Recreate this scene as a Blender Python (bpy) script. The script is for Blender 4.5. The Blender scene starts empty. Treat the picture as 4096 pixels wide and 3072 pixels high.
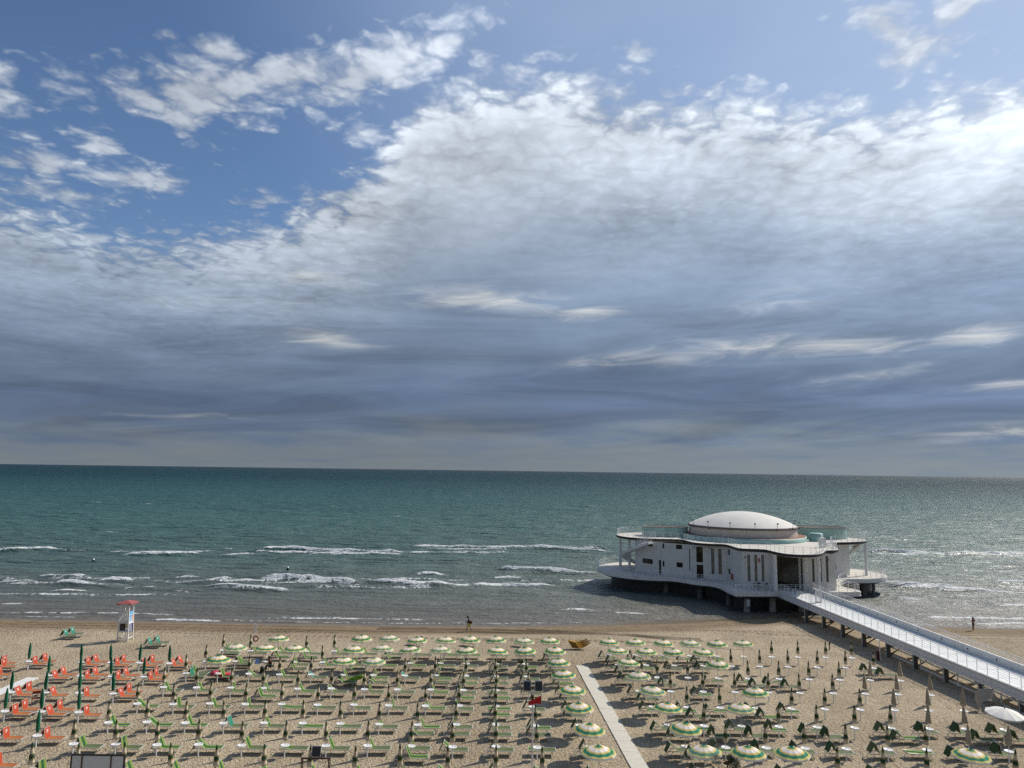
import bpy, math, random
import numpy as np
from mathutils import Matrix, Vector

random.seed(7)
rng = np.random.default_rng(11)
scene = bpy.context.scene
COL = scene.collection
R = math.radians

# ---------------------------------------------------------------- camera
cam_data = bpy.data.cameras.new("camera")
cam = bpy.data.objects.new("camera", cam_data)
COL.objects.link(cam)
cam_data.sensor_width = 36.0
cam_data.lens = 36.0 * 2900.0 / 4096.0
cam_data.clip_start = 0.5
cam_data.clip_end = 120000.0
PITCH, ROLL, CAM_H = R(6.813), R(0.7693), 19.0
_f = Vector((0, math.cos(PITCH), math.sin(PITCH)))
_u = Vector((0, -math.sin(PITCH), math.cos(PITCH)))
_r = Vector((1, 0, 0))
_right = _r * math.cos(ROLL) + _u * math.sin(ROLL)
_up = _u * math.cos(ROLL) - _r * math.sin(ROLL)
m = Matrix((( _right.x, _up.x, -_f.x, 0), (_right.y, _up.y, -_f.y, 0),
            (_right.z, _up.z, -_f.z, CAM_H), (0, 0, 0, 1)))
cam.matrix_world = m
scene.camera = cam

# ---------------------------------------------------------------- sun and sky
SUN_EL, SUN_AZ = R(41.0), R(56.5)          # azimuth measured from +Y towards +X
sun_dir = Vector((math.cos(SUN_EL) * math.sin(SUN_AZ), math.cos(SUN_EL) * math.cos(SUN_AZ), math.sin(SUN_EL)))
sun_data = bpy.data.lights.new("sun", 'SUN')
sun_data.energy = 4.6
sun_data.angle = R(0.53)
sun_data.color = (1.0, 0.93, 0.82)
sun = bpy.data.objects.new("sun", sun_data)
COL.objects.link(sun)
sun.rotation_euler = sun_dir.to_track_quat('Z', 'Y').to_euler()
sun.location = (60, 40, 80)

scene.view_settings.view_transform = 'Standard'
scene.view_settings.look = 'None'
scene.view_settings.gamma = 1.0
scene.view_settings.exposure = 0.0
scene.view_settings.use_curve_mapping = False
scene.cycles.max_bounces = 6
scene.cycles.use_adaptive_sampling = True
scene.cycles.adaptive_threshold = 0.01
scene.cycles.adaptive_min_samples = 24
scene.cycles.use_denoising = False
scene.cycles.sample_clamp_indirect = 4.0


def lin(r, g, b):
    f = lambda c: (c / 12.92 if c <= 0.04045 else ((c + 0.055) / 1.055) ** 2.4)
    return (f(r / 255.0), f(g / 255.0), f(b / 255.0), 1.0)


class NT:
    """small helper around a node tree"""
    def __init__(self, tree):
        self.t = tree
        self.n = tree.nodes
        self.l = tree.links

    def new(self, typ, **kw):
        nd = self.n.new(typ)
        for k, v in kw.items():
            setattr(nd, k, v)
        return nd

    def put(self, sock, v):
        if isinstance(v, bpy.types.NodeSocket):
            self.l.new(v, sock)
        else:
            sock.default_value = v

    def m(self, op, a, b=None, c=None, clamp=False):
        nd = self.new('ShaderNodeMath', operation=op, use_clamp=clamp)
        for i, v in enumerate((a, b, c)):
            if v is not None:
                self.put(nd.inputs[i], v)
        return nd.outputs[0]

    def add(self, a, b): return self.m('ADD', a, b)
    def sub(self, a, b): return self.m('SUBTRACT', a, b)
    def mul(self, a, b): return self.m('MULTIPLY', a, b)
    def div(self, a, b): return self.m('DIVIDE', a, b)
    def mx(self, a, b): return self.m('MAXIMUM', a, b)
    def mn(self, a, b): return self.m('MINIMUM', a, b)

    def smooth(self, v, lo, hi, a=0.0, b=1.0):
        nd = self.new('ShaderNodeMapRange', interpolation_type='SMOOTHSTEP')
        self.put(nd.inputs[0], v)
        nd.inputs[1].default_value = lo
        nd.inputs[2].default_value = hi
        nd.inputs[3].default_value = a
        nd.inputs[4].default_value = b
        return nd.outputs[0]

    def lerp(self, v, lo, hi, a=0.0, b=1.0):
        nd = self.new('ShaderNodeMapRange', interpolation_type='LINEAR')
        self.put(nd.inputs[0], v)
        nd.inputs[1].default_value = lo
        nd.inputs[2].default_value = hi
        nd.inputs[3].default_value = a
        nd.inputs[4].default_value = b
        return nd.outputs[0]

    def xyz(self, x=0.0, y=0.0, z=0.0):
        nd = self.new('ShaderNodeCombineXYZ')
        for i, v in enumerate((x, y, z)):
            self.put(nd.inputs[i], v)
        return nd.outputs[0]

    def sep(self, v):
        nd = self.new('ShaderNodeSeparateXYZ')
        self.put(nd.inputs[0], v)
        return nd.outputs

    def noise(self, vec, scale, detail=3.0, rough=0.5, dist=0.0, lac=2.0, dim='2D'):
        nd = self.new('ShaderNodeTexNoise', noise_dimensions=dim)
        self.put(nd.inputs['Vector'], vec)
        nd.inputs['Scale'].default_value = scale
        nd.inputs['Detail'].default_value = detail
        nd.inputs['Roughness'].default_value = rough
        nd.inputs['Lacunarity'].default_value = lac
        nd.inputs['Distortion'].default_value = dist
        return nd.outputs[0]

    def voronoi(self, vec, scale, feature='F1', rand=1.0):
        nd = self.new('ShaderNodeTexVoronoi', feature=feature, voronoi_dimensions='2D')
        self.put(nd.inputs['Vector'], vec)
        nd.inputs['Scale'].default_value = scale
        nd.inputs['Randomness'].default_value = rand
        return nd.outputs['Distance']

    def mix(self, fac, a, b, blend='MIX'):
        nd = self.new('ShaderNodeMix', data_type='RGBA', blend_type=blend)
        self.put(nd.inputs[0], fac)
        self.put(nd.inputs[6], a)
        self.put(nd.inputs[7], b)
        return nd.outputs[2]

    def ramp(self, fac, stops, interp='LINEAR'):
        nd = self.new('ShaderNodeValToRGB')
        cr = nd.color_ramp
        cr.interpolation = interp
        while len(cr.elements) > 1:
            cr.elements.remove(cr.elements[-1])
        cr.elements[0].position = stops[0][0]
        cr.elements[0].color = stops[0][1]
        for p, c in stops[1:]:
            e = cr.elements.new(p)
            e.color = c
        self.put(nd.inputs[0], fac)
        return nd.outputs[0]

    def curve(self, fac, pts):
        nd = self.new('ShaderNodeFloatCurve')
        c = nd.mapping.curves[0]
        while len(c.points) < len(pts):
            c.points.new(0.5, 0.5)
        for p, (x, y) in zip(c.points, pts):
            p.location = (x, y)
            p.handle_type = 'AUTO'
        nd.mapping.update()
        self.put(nd.inputs[1], fac)
        return nd.outputs[0]


SKY_STRENGTH = 0.1
world = bpy.data.worlds.new("World")
scene.world = world
world.cycles.sampling_method = 'MANUAL'
world.cycles.sample_map_resolution = 256
world.use_nodes = True
w = NT(world.node_tree)
w.n.clear()
out = w.new('ShaderNodeOutputWorld')
bg = w.new('ShaderNodeBackground')
bg.inputs['Strength'].default_value = SKY_STRENGTH
w.l.new(bg.outputs[0], out.inputs[0])
sky = w.new('ShaderNodeTexSky')
sky.sky_type = 'NISHITA'
sky.sun_disc = False
sky.sun_elevation = SUN_EL
sky.sun_rotation = SUN_AZ
sky.altitude = 0.0
sky.air_density = 1.0
sky.dust_density = 0.6
sky.ozone_density = 2.5

tc = w.new('ShaderNodeTexCoord')
D = tc.outputs['Generated']
dx, dy, dz = w.sep(D)[:3]
az = w.mul(w.m('ARCTAN2', dx, dy), 180.0 / math.pi)
el = w.mul(w.m('ARCSINE', dz), 180.0 / math.pi)
zz = w.add(w.mx(dz, 0.0), 0.10)
px_, py_ = w.div(dx, zz), w.div(dy, zz)
P = w.xyz(px_, py_, 0.0)                               # a cloud sheet overhead, seen in perspective
# warp and puff noise on the sheet
n_big = w.noise(P, 1.1, 4.0, 0.55)
n_mid = w.noise(P, 4.0, 5.0, 0.55, 0.3)
n_fine = w.noise(P, 34.0, 4.0, 0.6, 0.3)
wob = w.new('ShaderNodeTexNoise', noise_dimensions='2D')
w.l.new(P, wob.inputs['Vector'])
wob.inputs['Scale'].default_value = 9.0
wob.inputs['Detail'].default_value = 4.0
wv = w.new('ShaderNodeVectorMath', operation='MULTIPLY_ADD')
w.l.new(wob.outputs['Color'], wv.inputs[0])
wv.inputs[1].default_value = (0.11, 0.11, 0.0)
w.l.new(P, wv.inputs[2])
vor = w.new('ShaderNodeTexVoronoi', feature='SMOOTH_F1', voronoi_dimensions='2D')
w.l.new(wv.outputs[0], vor.inputs['Vector'])
vor.inputs['Scale'].default_value = 15.0
vor.inputs['Smoothness'].default_value = 0.55
vor2 = w.new('ShaderNodeTexVoronoi', feature='SMOOTH_F1', voronoi_dimensions='2D')
w.l.new(wv.outputs[0], vor2.inputs['Vector'])
vor2.inputs['Scale'].default_value = 37.0
vor2.inputs['Smoothness'].default_value = 0.5
cell = w.sub(0.5, vor.outputs['Distance'])             # about -0.4 .. 0.45, high in the middle of a puff
cell2 = w.sub(0.5, vor2.outputs['Distance'])
puff = w.add(w.add(w.mul(cell, 0.85), w.mul(cell2, 0.36)), w.mul(w.sub(n_fine, 0.5), 0.40))
# long streaks low over the horizon
S = w.xyz(w.mul(az, 0.045), w.add(w.mul(el, 0.42), w.mul(az, -0.014)), 3.0)
n_str = w.noise(S, 1.0, 6.0, 0.6, 0.8)
S2 = w.xyz(w.mul(az, 0.16), w.add(w.mul(el, 0.95), w.mul(az, -0.04)), 9.0)
n_str2 = w.noise(S2, 1.0, 6.0, 0.62, 0.7)

# height of the cloud bank's upper edge round the compass (degrees)
azn = w.lerp(az, -180.0, 180.0, 0.0, 1.0)
def pt(a, e): return ((a + 180.0) / 360.0, e / 40.0)
edge = w.mul(w.curve(azn, [pt(-180, 22), pt(-120, 25), pt(-70, 18), pt(-36.4, 17.0), pt(-29, 15.8), pt(-22, 17.2), pt(-15.2, 20.6),
                           pt(-10.4, 24.3), pt(-6.6, 28.9), pt(0, 29.6), pt(9, 28.2), pt(17, 28.0), pt(24, 25.8),
                           pt(36, 24.9), pt(80, 27), pt(130, 20), pt(180, 22)]), 40.0)
warp = w.add(w.mul(w.sub(n_mid, 0.5), 4.2), w.mul(puff, 3.8))
depth0 = w.sub(w.add(edge, w.mul(w.sub(n_mid, 0.5), 5.0)), el)
depth = w.sub(w.add(edge, warp), el)                   # degrees below the bank's edge
bank = w.smooth(depth, -0.9, 2.8)

# loose clouds above the bank: (azimuth, elevation, half width, half height, slope, weight)
def ellipses(lst):
    best = None
    for (a0, e0, ra, re, sl, wt) in lst:
        da = w.sub(az, a0)
        de = w.sub(w.sub(el, e0), w.mul(da, sl))
        q = w.add(w.m('POWER', w.m('ABSOLUTE', w.div(da, ra)), 2.0), w.m('POWER', w.m('ABSOLUTE', w.div(de, re)), 2.0))
        g = w.sub(wt, w.m('SQRT', q))
        best = g if best is None else w.mx(best, g)
    return best
patches = [(-24.5, 26.4, 7.6, 2.0, 0.20, 1.15), (-18.5, 28.2, 5.0, 1.6, 0.25, 1.1), (-13.0, 29.1, 6.6, 2.0, 0.34, 1.15), (-5.2, 31.9, 3.4, 0.9, 0.0, 0.75),
           (-24.0, 29.0, 4.0, 0.8, -0.06, 0.75), (-26.4, 24.2, 2.9, 1.1, -0.55, 0.9), (-12.6, 25.2, 3.0, 1.3, -0.25, 0.75),
           (-37.5, 23.4, 3.4, 2.0, -0.45, 0.75), (-31.0, 21.5, 3.0, 1.1, -0.2, 0.85), (-35.0, 19.6, 3.6, 0.9, 0.0, 0.8),
           (-28.0, 19.9, 3.6, 1.1, 0.1, 0.85), (-33.0, 18.0, 5.0, 0.8, 0.0, 0.7), (-20.5, 19.4, 2.6, 0.8, 0.2, 0.7),
           (28.6, 30.2, 2.4, 1.6, -0.5, 1.1), (30.4, 28.3, 2.6, 1.4, 0.3, 1.1), (33.0, 29.8, 2.4, 1.9, 0.8, 1.05),
           (10.1, 31.2, 1.5, 0.7, 0.0, 0.7), (-50.0, 27.0, 5.0, 2.0, 0.2, 0.8), (-64.0, 31.0, 6.0, 2.0, -0.1, 0.8),
           (52.0, 34.0, 6.0, 2.2, 0.2, 0.8), (100.0, 34.0, 9.0, 3.0, 0.1, 0.8), (150.0, 30.0, 9.0, 3.0, 0.1, 0.8),
           (-130.0, 36.0, 10.0, 3.0, 0.1, 0.8)]
loose = ellipses(patches)
loose_n = w.add(w.mul(w.sub(n_mid, 0.5), 2.2), w.mul(puff, 1.5))
loose = w.smooth(w.add(loose, loose_n), -0.1, 1.25, 0.0, 0.80)
cover = w.mx(bank, loose)

# light on the clouds: white along the sunny upper edge, slate blue lower down, a pale grey veil at the horizon
K = 1.0 / SKY_STRENGTH
el_b = w.mul(el, w.add(1.0, w.mul(w.sub(28.5, edge), 0.034)))
body = w.ramp(w.lerp(w.add(el_b, w.mul(w.sub(n_big, 0.5), 7.0)), 0.0, 32.0, 0.0, 1.0),
              [(0.0, lin(122, 131, 138)), (0.07, lin(114, 126, 139)), (0.125, lin(101, 116, 138)), (0.20, lin(97, 114, 141)),
               (0.30, lin(110, 127, 150)), (0.42, lin(124, 141, 164)), (0.55, lin(142, 156, 174)), (0.72, lin(168, 177, 188)),
               (1.0, lin(190, 197, 205))])
rim = w.mul(w.smooth(depth, 0.3, 3.2), w.smooth(depth0, 9.5, 2.0))
tex_amt = w.add(w.mul(w.smooth(depth0, 16.0, 1.5), 0.80), 0.16)
n_mass = w.noise(P, 2.1, 3.0, 0.5, 0.4)
texture = w.add(w.add(w.mul(puff, 0.52), w.mul(w.sub(n_mid, 0.5), 0.75)), w.mul(w.sub(n_mass, 0.5), 1.25))
shade = w.add(1.0, w.mul(texture, w.mul(tex_amt, w.smooth(el, 4.0, 16.0, 0.2, 1.0))))
shade = w.add(shade, w.mul(rim, 0.26))
streak = w.mul(w.smooth(el, 20.0, 10.0), w.smooth(el, 0.8, 3.0))
shade = w.add(shade, w.mul(w.mul(w.sub(n_str, 0.5), streak), 1.05))
# gaps low down where brighter cloud shows through
gaps = ellipses([(24.0, 9.2, 6.0, 0.9, 0.0, 1.0), (33.5, 9.3, 4.0, 0.9, 0.02, 0.9), (9.5, 9.1, 6.5, 0.7, 0.13, 0.9), (-14.5, 9.8, 4.5, 0.8, -0.09, 0.9),
                 (16.0, 9.4, 12.0, 1.3, 0.05, 0.7), (-22.0, 11.8, 10.0, 1.4, 0.03, 0.45), (20.0, 12.6, 9.0, 1.4, 0.08, 0.45),
                 (35.0, 6.0, 4.0, 0.6, 0.05, 0.9), (33.0, 2.9, 6.0, 0.7, 0.04, 0.7), (-2.0, 13.3, 9.0, 1.3, -0.06, 0.9), (-16.0, 14.5, 9.0, 1.2, 0.0, 0.6), (6.0, 12.6, 4.0, 0.9, 0.1, 0.8),
                 (26.0, 7.0, 7.0, 0.8, 0.10, 0.6), (-24.0, 3.6, 9.0, 0.9, 0.0, 0.35), (62.0, 10.0, 9.0, 1.0, 0.0, 0.9), (-60.0, 11.0, 9.0, 1.0, 0.0, 0.8), (140.0, 10.0, 12.0, 1.0, 0.0, 0.8)])
gapm = w.mul(w.smooth(w.add(gaps, w.mul(w.sub(n_str2, 0.5), 2.6)), -0.3, 1.5), w.smooth(gaps, -1.0, 0.4))
shade = w.add(shade, w.mul(gapm, 0.46))
body = w.mix(w.mul(gapm, 0.55), body, lin(186, 182, 170))
# towards the sun everything is brighter
sdot = w.new('ShaderNodeVectorMath', operation='DOT_PRODUCT')
w.l.new(D, sdot.inputs[0])
sdot.inputs[1].default_value = tuple(sun_dir)
glow = w.smooth(sdot.outputs['Value'], 0.25, 1.0, 0.93, 1.46)
shade = w.mul(w.mx(shade, 0.25), glow)
vm = w.new('ShaderNodeVectorMath', operation='SCALE')
w.l.new(body, vm.inputs[0])
w.l.new(w.mul(shade, K), vm.inputs['Scale'])
cloud = vm.outputs[0]
blue = w.mix(1.0, sky.outputs[0], (0.80, 0.89, 1.00, 1.0), 'MULTIPLY')
veil = w.mul(w.smooth(sdot.outputs['Value'], 0.38, 0.95), w.add(0.35, w.mul(n_big, 0.75)))
blue = w.mix(w.mul(veil, 0.95), blue, tuple(c * K for c in lin(184, 204, 232)[:3]) + (1.0,))
final = w.mix(cover, blue, cloud)
w.l.new(final, bg.inputs['Color'])

# ---------------------------------------------------------------- helpers
def make_mat(name, base=(0.5, 0.5, 0.5), rough=0.6, var=0.12, scale=3.0, metal=0.0, spec=0.4, bump=0.0, bscale=20.0, runs=0.0):
    mt = bpy.data.materials.new(name)
    mt.use_nodes = True
    t = NT(mt.node_tree)
    b = t.n['Principled BSDF']
    b.inputs['Roughness'].default_value = rough
    b.inputs['Metallic'].default_value = metal
    b.inputs['Specular IOR Level'].default_value = spec
    c4 = (base[0], base[1], base[2], 1.0)
    tcn = t.new('ShaderNodeTexCoord')
    if var > 0:
        nz = t.noise(tcn.outputs['Object'], scale, 4.0, 0.6, dim='3D')
        k = t.lerp(nz, 0.25, 0.75, 1.0 - var, 1.0 + var)
        vm = t.new('ShaderNodeVectorMath', operation='SCALE')
        vm.inputs[0].default_value = c4[:3]
        t.l.new(k, vm.inputs['Scale'])
        cc = vm.outputs[0]
        if runs > 0:      # rust and salt runs down the face
            mp = t.new('ShaderNodeMapping')
            mp.inputs['Scale'].default_value = (1.6, 1.6, 0.16)
            t.l.new(tcn.outputs['Object'], mp.inputs['Vector'])
            rn = t.noise(mp.outputs[0], 1.5, 5.0, 0.65, dim='3D')
            cc = t.mix(t.mul(t.smooth(rn, 0.52, 0.74), runs), cc, (0.22, 0.17, 0.115, 1))
        t.l.new(cc, b.inputs['Base Color'])
    else:
        b.inputs['Base Color'].default_value = c4
    if bump > 0:
        nz2 = t.noise(tcn.outputs['Object'], bscale, 3.0, 0.5, dim='3D')
        bp = t.new('ShaderNodeBump')
        bp.inputs['Strength'].default_value = bump
        bp.inputs['Distance'].default_value = 0.05
        t.l.new(nz2, bp.inputs['Height'])
        t.l.new(bp.outputs[0], b.inputs['Normal'])
    return mt


def obj_from(name, verts, faces, mat=None, parent=None, smooth=False):
    me = bpy.data.meshes.new(name)
    me.from_pydata([tuple(v) for v in verts], [], faces)
    me.update()
    if mat:
        me.materials.append(mat)
    if smooth:
        me.polygons.foreach_set('use_smooth', [True] * len(me.polygons))
    o = bpy.data.objects.new(name, me)
    COL.objects.link(o)
    if parent:
        o.parent = parent
    return o


def grid_mesh(name, X, Y, Z, mat, smooth=True):
    """X, Y, Z: 2-D arrays (rows, cols)"""
    nr, nc = X.shape
    co = np.stack([X, Y, Z], -1).reshape(-1, 3).astype(np.float32)
    idx = np.arange(nr * nc, dtype=np.int32).reshape(nr, nc)
    q = np.stack([idx[:-1, :-1], idx[:-1, 1:], idx[1:, 1:], idx[1:, :-1]], -1).reshape(-1, 4)
    me = bpy.data.meshes.new(name)
    me.vertices.add(len(co))
    me.vertices.foreach_set('co', co.ravel())
    me.loops.add(q.size)
    me.loops.foreach_set('vertex_index', q.ravel())
    me.polygons.add(len(q))
    me.polygons.foreach_set('loop_start', np.arange(0, q.size, 4, dtype=np.int32))
    me.polygons.foreach_set('use_smooth', np.ones(len(q), dtype=bool))
    me.update()
    me.validate()
    me.materials.append(mat)
    o = bpy.data.objects.new(name, me)
    COL.objects.link(o)
    return o


def attr(o, name, arr):
    a = o.data.attributes.new(name, 'FLOAT', 'POINT')
    a.data.foreach_set('value', arr.astype(np.float32).ravel())


_tab = rng.random((256, 256))


def vnoise(x, y):
    """smooth value noise on arrays, 0..1"""
    xi, yi = np.floor(x).astype(int), np.floor(y).astype(int)
    fx, fy = x - xi, y - yi
    fx, fy = fx * fx * (3 - 2 * fx), fy * fy * (3 - 2 * fy)
    a = _tab[xi % 256, yi % 256]
    b = _tab[(xi + 1) % 256, yi % 256]
    c = _tab[xi % 256, (yi + 1) % 256]
    d = _tab[(xi + 1) % 256, (yi + 1) % 256]
    return (a * (1 - fx) + b * fx) * (1 - fy) + (c * (1 - fx) + d * fx) * fy


def fbm(x, y, n=4):
    s, a, t = 0.0, 0.5, 0.0
    for i in range(n):
        s = s + a * vnoise(x * 2 ** i + 17.3 * i, y * 2 ** i + 5.1 * i)
        t += a
        a *= 0.5
    return s / t


# ---------------------------------------------------------------- beach
WATER_Z = -0.25


def shore_y(x):
    pts = [(-400, 95.0), (-63, 94.2), (-50, 94.0), (-30, 93.4), (-16, 93.3), (0, 94.0), (11, 95.2), (21, 97.0), (28, 99.2),
           (36, 101.4), (43, 101.4), (50, 97.4), (58, 96.8), (66, 96.8), (400, 98.0)]
    return np.interp(x, [p[0] for p in pts], [p[1] for p in pts])


def sand_h(x, y):
    s = shore_y(x) + 3.2 * (fbm(x * 0.07, y * 0.0 + 3.0, 4) - 0.5)
    d = y - (s - 6.5)
    z = np.where(d > 0, -0.0385 * d, 0.0)
    # low ridge of pushed sand above the waterline
    z = z + 0.16 * np.exp(-((y - (s - 8.5)) / 1.6) ** 2) * (0.4 + 0.9 * fbm(x * 0.10, y * 0.3, 3))
    return np.maximum(z, -1.6)


def build_beach():
    mt = bpy.data.materials.new("beach_sand")
    mt.use_nodes = True
    t = NT(mt.node_tree)
    b = t.n['Principled BSDF']
    geo = t.new('ShaderNodeNewGeometry')
    pos = geo.outputs['Position']
    X, Y, Z = t.sep(pos)[:3]
    at = t.new('ShaderNodeAttribute', attribute_name='wet')
    wet0 = at.outputs['Fac']
    at2 = t.new('ShaderNodeAttribute', attribute_name='rut')
    rut = at2.outputs['Fac']
    big = t.noise(pos, 0.08, 4.0, 0.6)
    midn = t.noise(pos, 0.9, 4.0, 0.6)
    fine = t.noise(pos, 14.0, 3.0, 0.6)
    # footprints: trampled hollows a shoe wide, denser in the dry sand
    warp = t.new('ShaderNodeVectorMath', operation='ADD')
    t.l.new(pos, warp.inputs[0])
    wn = t.new('ShaderNodeTexNoise')
    wn.inputs['Scale'].default_value = 1.7
    t.l.new(pos, wn.inputs['Vector'])
    t.l.new(wn.outputs['Color'], warp.inputs[1])
    vor = t.voronoi(warp.outputs[0], 3.6, 'SMOOTH_F1')
    pits = t.smooth(vor, 0.36, 0.08)
    vor2 = t.noise(pos, 4.6, 3.0, 0.6, 0.8)
    trample = t.smooth(big, 0.30, 0.62, 0.65, 1.0)
    h = t.add(t.mul(pits, -0.7), t.mul(vor2, 1.5))
    h = t.mul(h, trample)
    dry = t.sub(1.0, wet0)
    h = t.mul(h, t.add(t.mul(dry, 0.92), 0.08))
    h = t.add(h, t.mul(fine, 0.10))
    h = t.sub(h, t.mul(rut, 1.2))
    bp = t.new('ShaderNodeBump')
    bp.inputs['Strength'].default_value = 1.0
    bp.inputs['Distance'].default_value = 0.14
    t.l.new(h, bp.inputs['Height'])
    t.l.new(bp.outputs[0], b.inputs['Normal'])
    c_dry = t.mix(t.smooth(midn, 0.3, 0.7), (0.480, 0.392, 0.270, 1), (0.412, 0.333, 0.226, 1))
    c_dry = t.mix(t.mul(t.smooth(big, 0.38, 0.66), 0.8), c_dry, (0.375, 0.300, 0.200, 1))
    trail = t.noise(t.xyz(t.mul(X, 0.55), t.mul(Y, 0.16), 0.0), 1.0, 4.0, 0.6, 1.2)
    c_dry = t.mix(t.mul(t.smooth(trail, 0.52, 0.70), 0.55), c_dry, (0.335, 0.267, 0.178, 1))
    c_damp = t.mix(t.smooth(midn, 0.3, 0.7), (0.175, 0.125, 0.070, 1), (0.235, 0.175, 0.105, 1))
    wetn = t.add(wet0, t.mul(t.sub(midn, 0.5), 0.25))
    col = t.mix(t.smooth(wetn, 0.12, 0.55), c_dry, c_damp)
    col = t.mix(t.smooth(wet0, 0.80, 1.0), col, (0.165, 0.125, 0.080, 1))
    col = t.mix(t.m('MINIMUM', t.mul(rut, 1.1), 0.9), col, (0.070, 0.045, 0.024, 1))
    t.l.new(col, b.inputs['Base Color'])
    t.l.new(t.smooth(wet0, 0.80, 1.0, 0.92, 0.30), b.inputs['Roughness'])
    b.inputs['Specular IOR Level'].default_value = 0.3

    xs = np.concatenate([np.linspace(-400, -75, 30)[:-1], np.linspace(-75, 85, 640), np.linspace(85, 400, 30)[1:]])
    ys = np.concatenate([np.linspace(-60, 40, 20)[:-1], np.linspace(40, 78, 90)[:-1], np.linspace(78, 106, 190), np.linspace(106, 160, 12)[1:]])
    XX, YY = np.meshgrid(xs, ys)
    ZZ = sand_h(XX, YY)
    s = shore_y(XX)
    # wetness: rises towards the water's edge
    wet = np.clip((YY - (s - 9.5)) / 9.0 + 0.30 * (fbm(XX * 0.06, YY * 0.5, 3) - 0.5), 0, 1)
    wet = np.where(YY > s - 1.5, 1.0, np.minimum(wet, 0.78))
    wet = np.where(wet < 0.12, 0, wet)
    # tractor ruts along the shore
    rut = np.zeros_like(XX)
    def line(x0, y0, x1, y1, wd, st, wob, dash=0.0):
        yy = y0 + (y1 - y0) * (XX - x0) / (x1 - x0) + wob * (fbm(XX * 0.035 + y0, XX * 0 + 7.7 * y0, 2) - 0.5)
        k = np.exp(-((YY - yy) / (wd * 1.9)) ** 2) * ((XX > x0) & (XX < x1))
        if dash:
            k = k * (0.25 + 0.75 * (np.sin(XX * dash) > -0.1))
        return k * st
    specs = [(-75, 90.2, -12, 88.5, 0.16, 0.75, 2.0, 9.0), (-75, 88.9, -20, 87.6, 0.16, 0.8, 1.6, 9.0), (-75, 86.6, -25, 86.6, 0.18, 0.8, 1.2, 8.0),
             (-75, 85.2, -38, 85.9, 0.14, 0.6, 1.0, 8.0), (-46, 85.6, 20, 84.4, 0.15, 0.7, 0.8, 8.5), (-30, 84.6, 6, 83.9, 0.14, 0.6, 0.6, 8.5),
             (-16, 91.2, 6, 90.3, 0.22, 0.9, 0.5, 0.0), (-16, 90.4, 14, 88.0, 0.16, 0.8, 0.6, 0.0), (-6, 89.4, 22, 86.5, 0.22, 0.9, 0.8, 0.0), (0, 90.4, 22, 85.4, 0.2, 0.9, 0.8, 0.0), (-2, 90.9, 18, 86.2, 0.18, 0.9, 0.8, 0.0),
             (2, 91.3, 16, 87.2, 0.16, 0.8, 0.4, 0.0), (10, 90.2, 34, 90.4, 0.14, 0.55, 1.6, 8.5), (18, 92.0, 36, 88.5, 0.16, 0.6, 1.0, 8.5),
             (-60, 91.6, -20, 91.2, 0.12, 0.5, 1.4, 0.0), (-28, 88.9, -2, 88.6, 0.14, 0.6, 1.2, 0.0), (44, 90.5, 85, 90.0, 0.2, 0.5, 1.2, 0.0), (46, 87.0, 85, 88.0, 0.2, 0.35, 2.5, 7.0)]
    for sp in specs:
        rut = np.maximum(rut, line(*sp))
    # circular turning tracks on the right
    for (cx, cy, rr) in [(60.0, 80.5, 6.0), (60.6, 80.2, 4.3), (25, 84, 3.0)]:
        d = np.hypot(XX - cx, (YY - cy) * 1.3)
        rut = np.maximum(rut, 0.32 * np.exp(-((d - rr) / 0.22) ** 2) * (XX < cx + rr * .6))
    rut *= 0.35 + 0.9 * fbm(XX * 0.25, YY * 0.5, 3)
    ZZ = ZZ - 0.10 * rut
    o = grid_mesh("beach", XX, YY, ZZ, mt)
    attr(o, 'wet', wet)
    attr(o, 'rut', rut)
    o['kind'] = 'structure'
    o['label'] = 'trampled pale sand beach with tractor tracks along the waterline'
    return o


build_beach()


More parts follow.
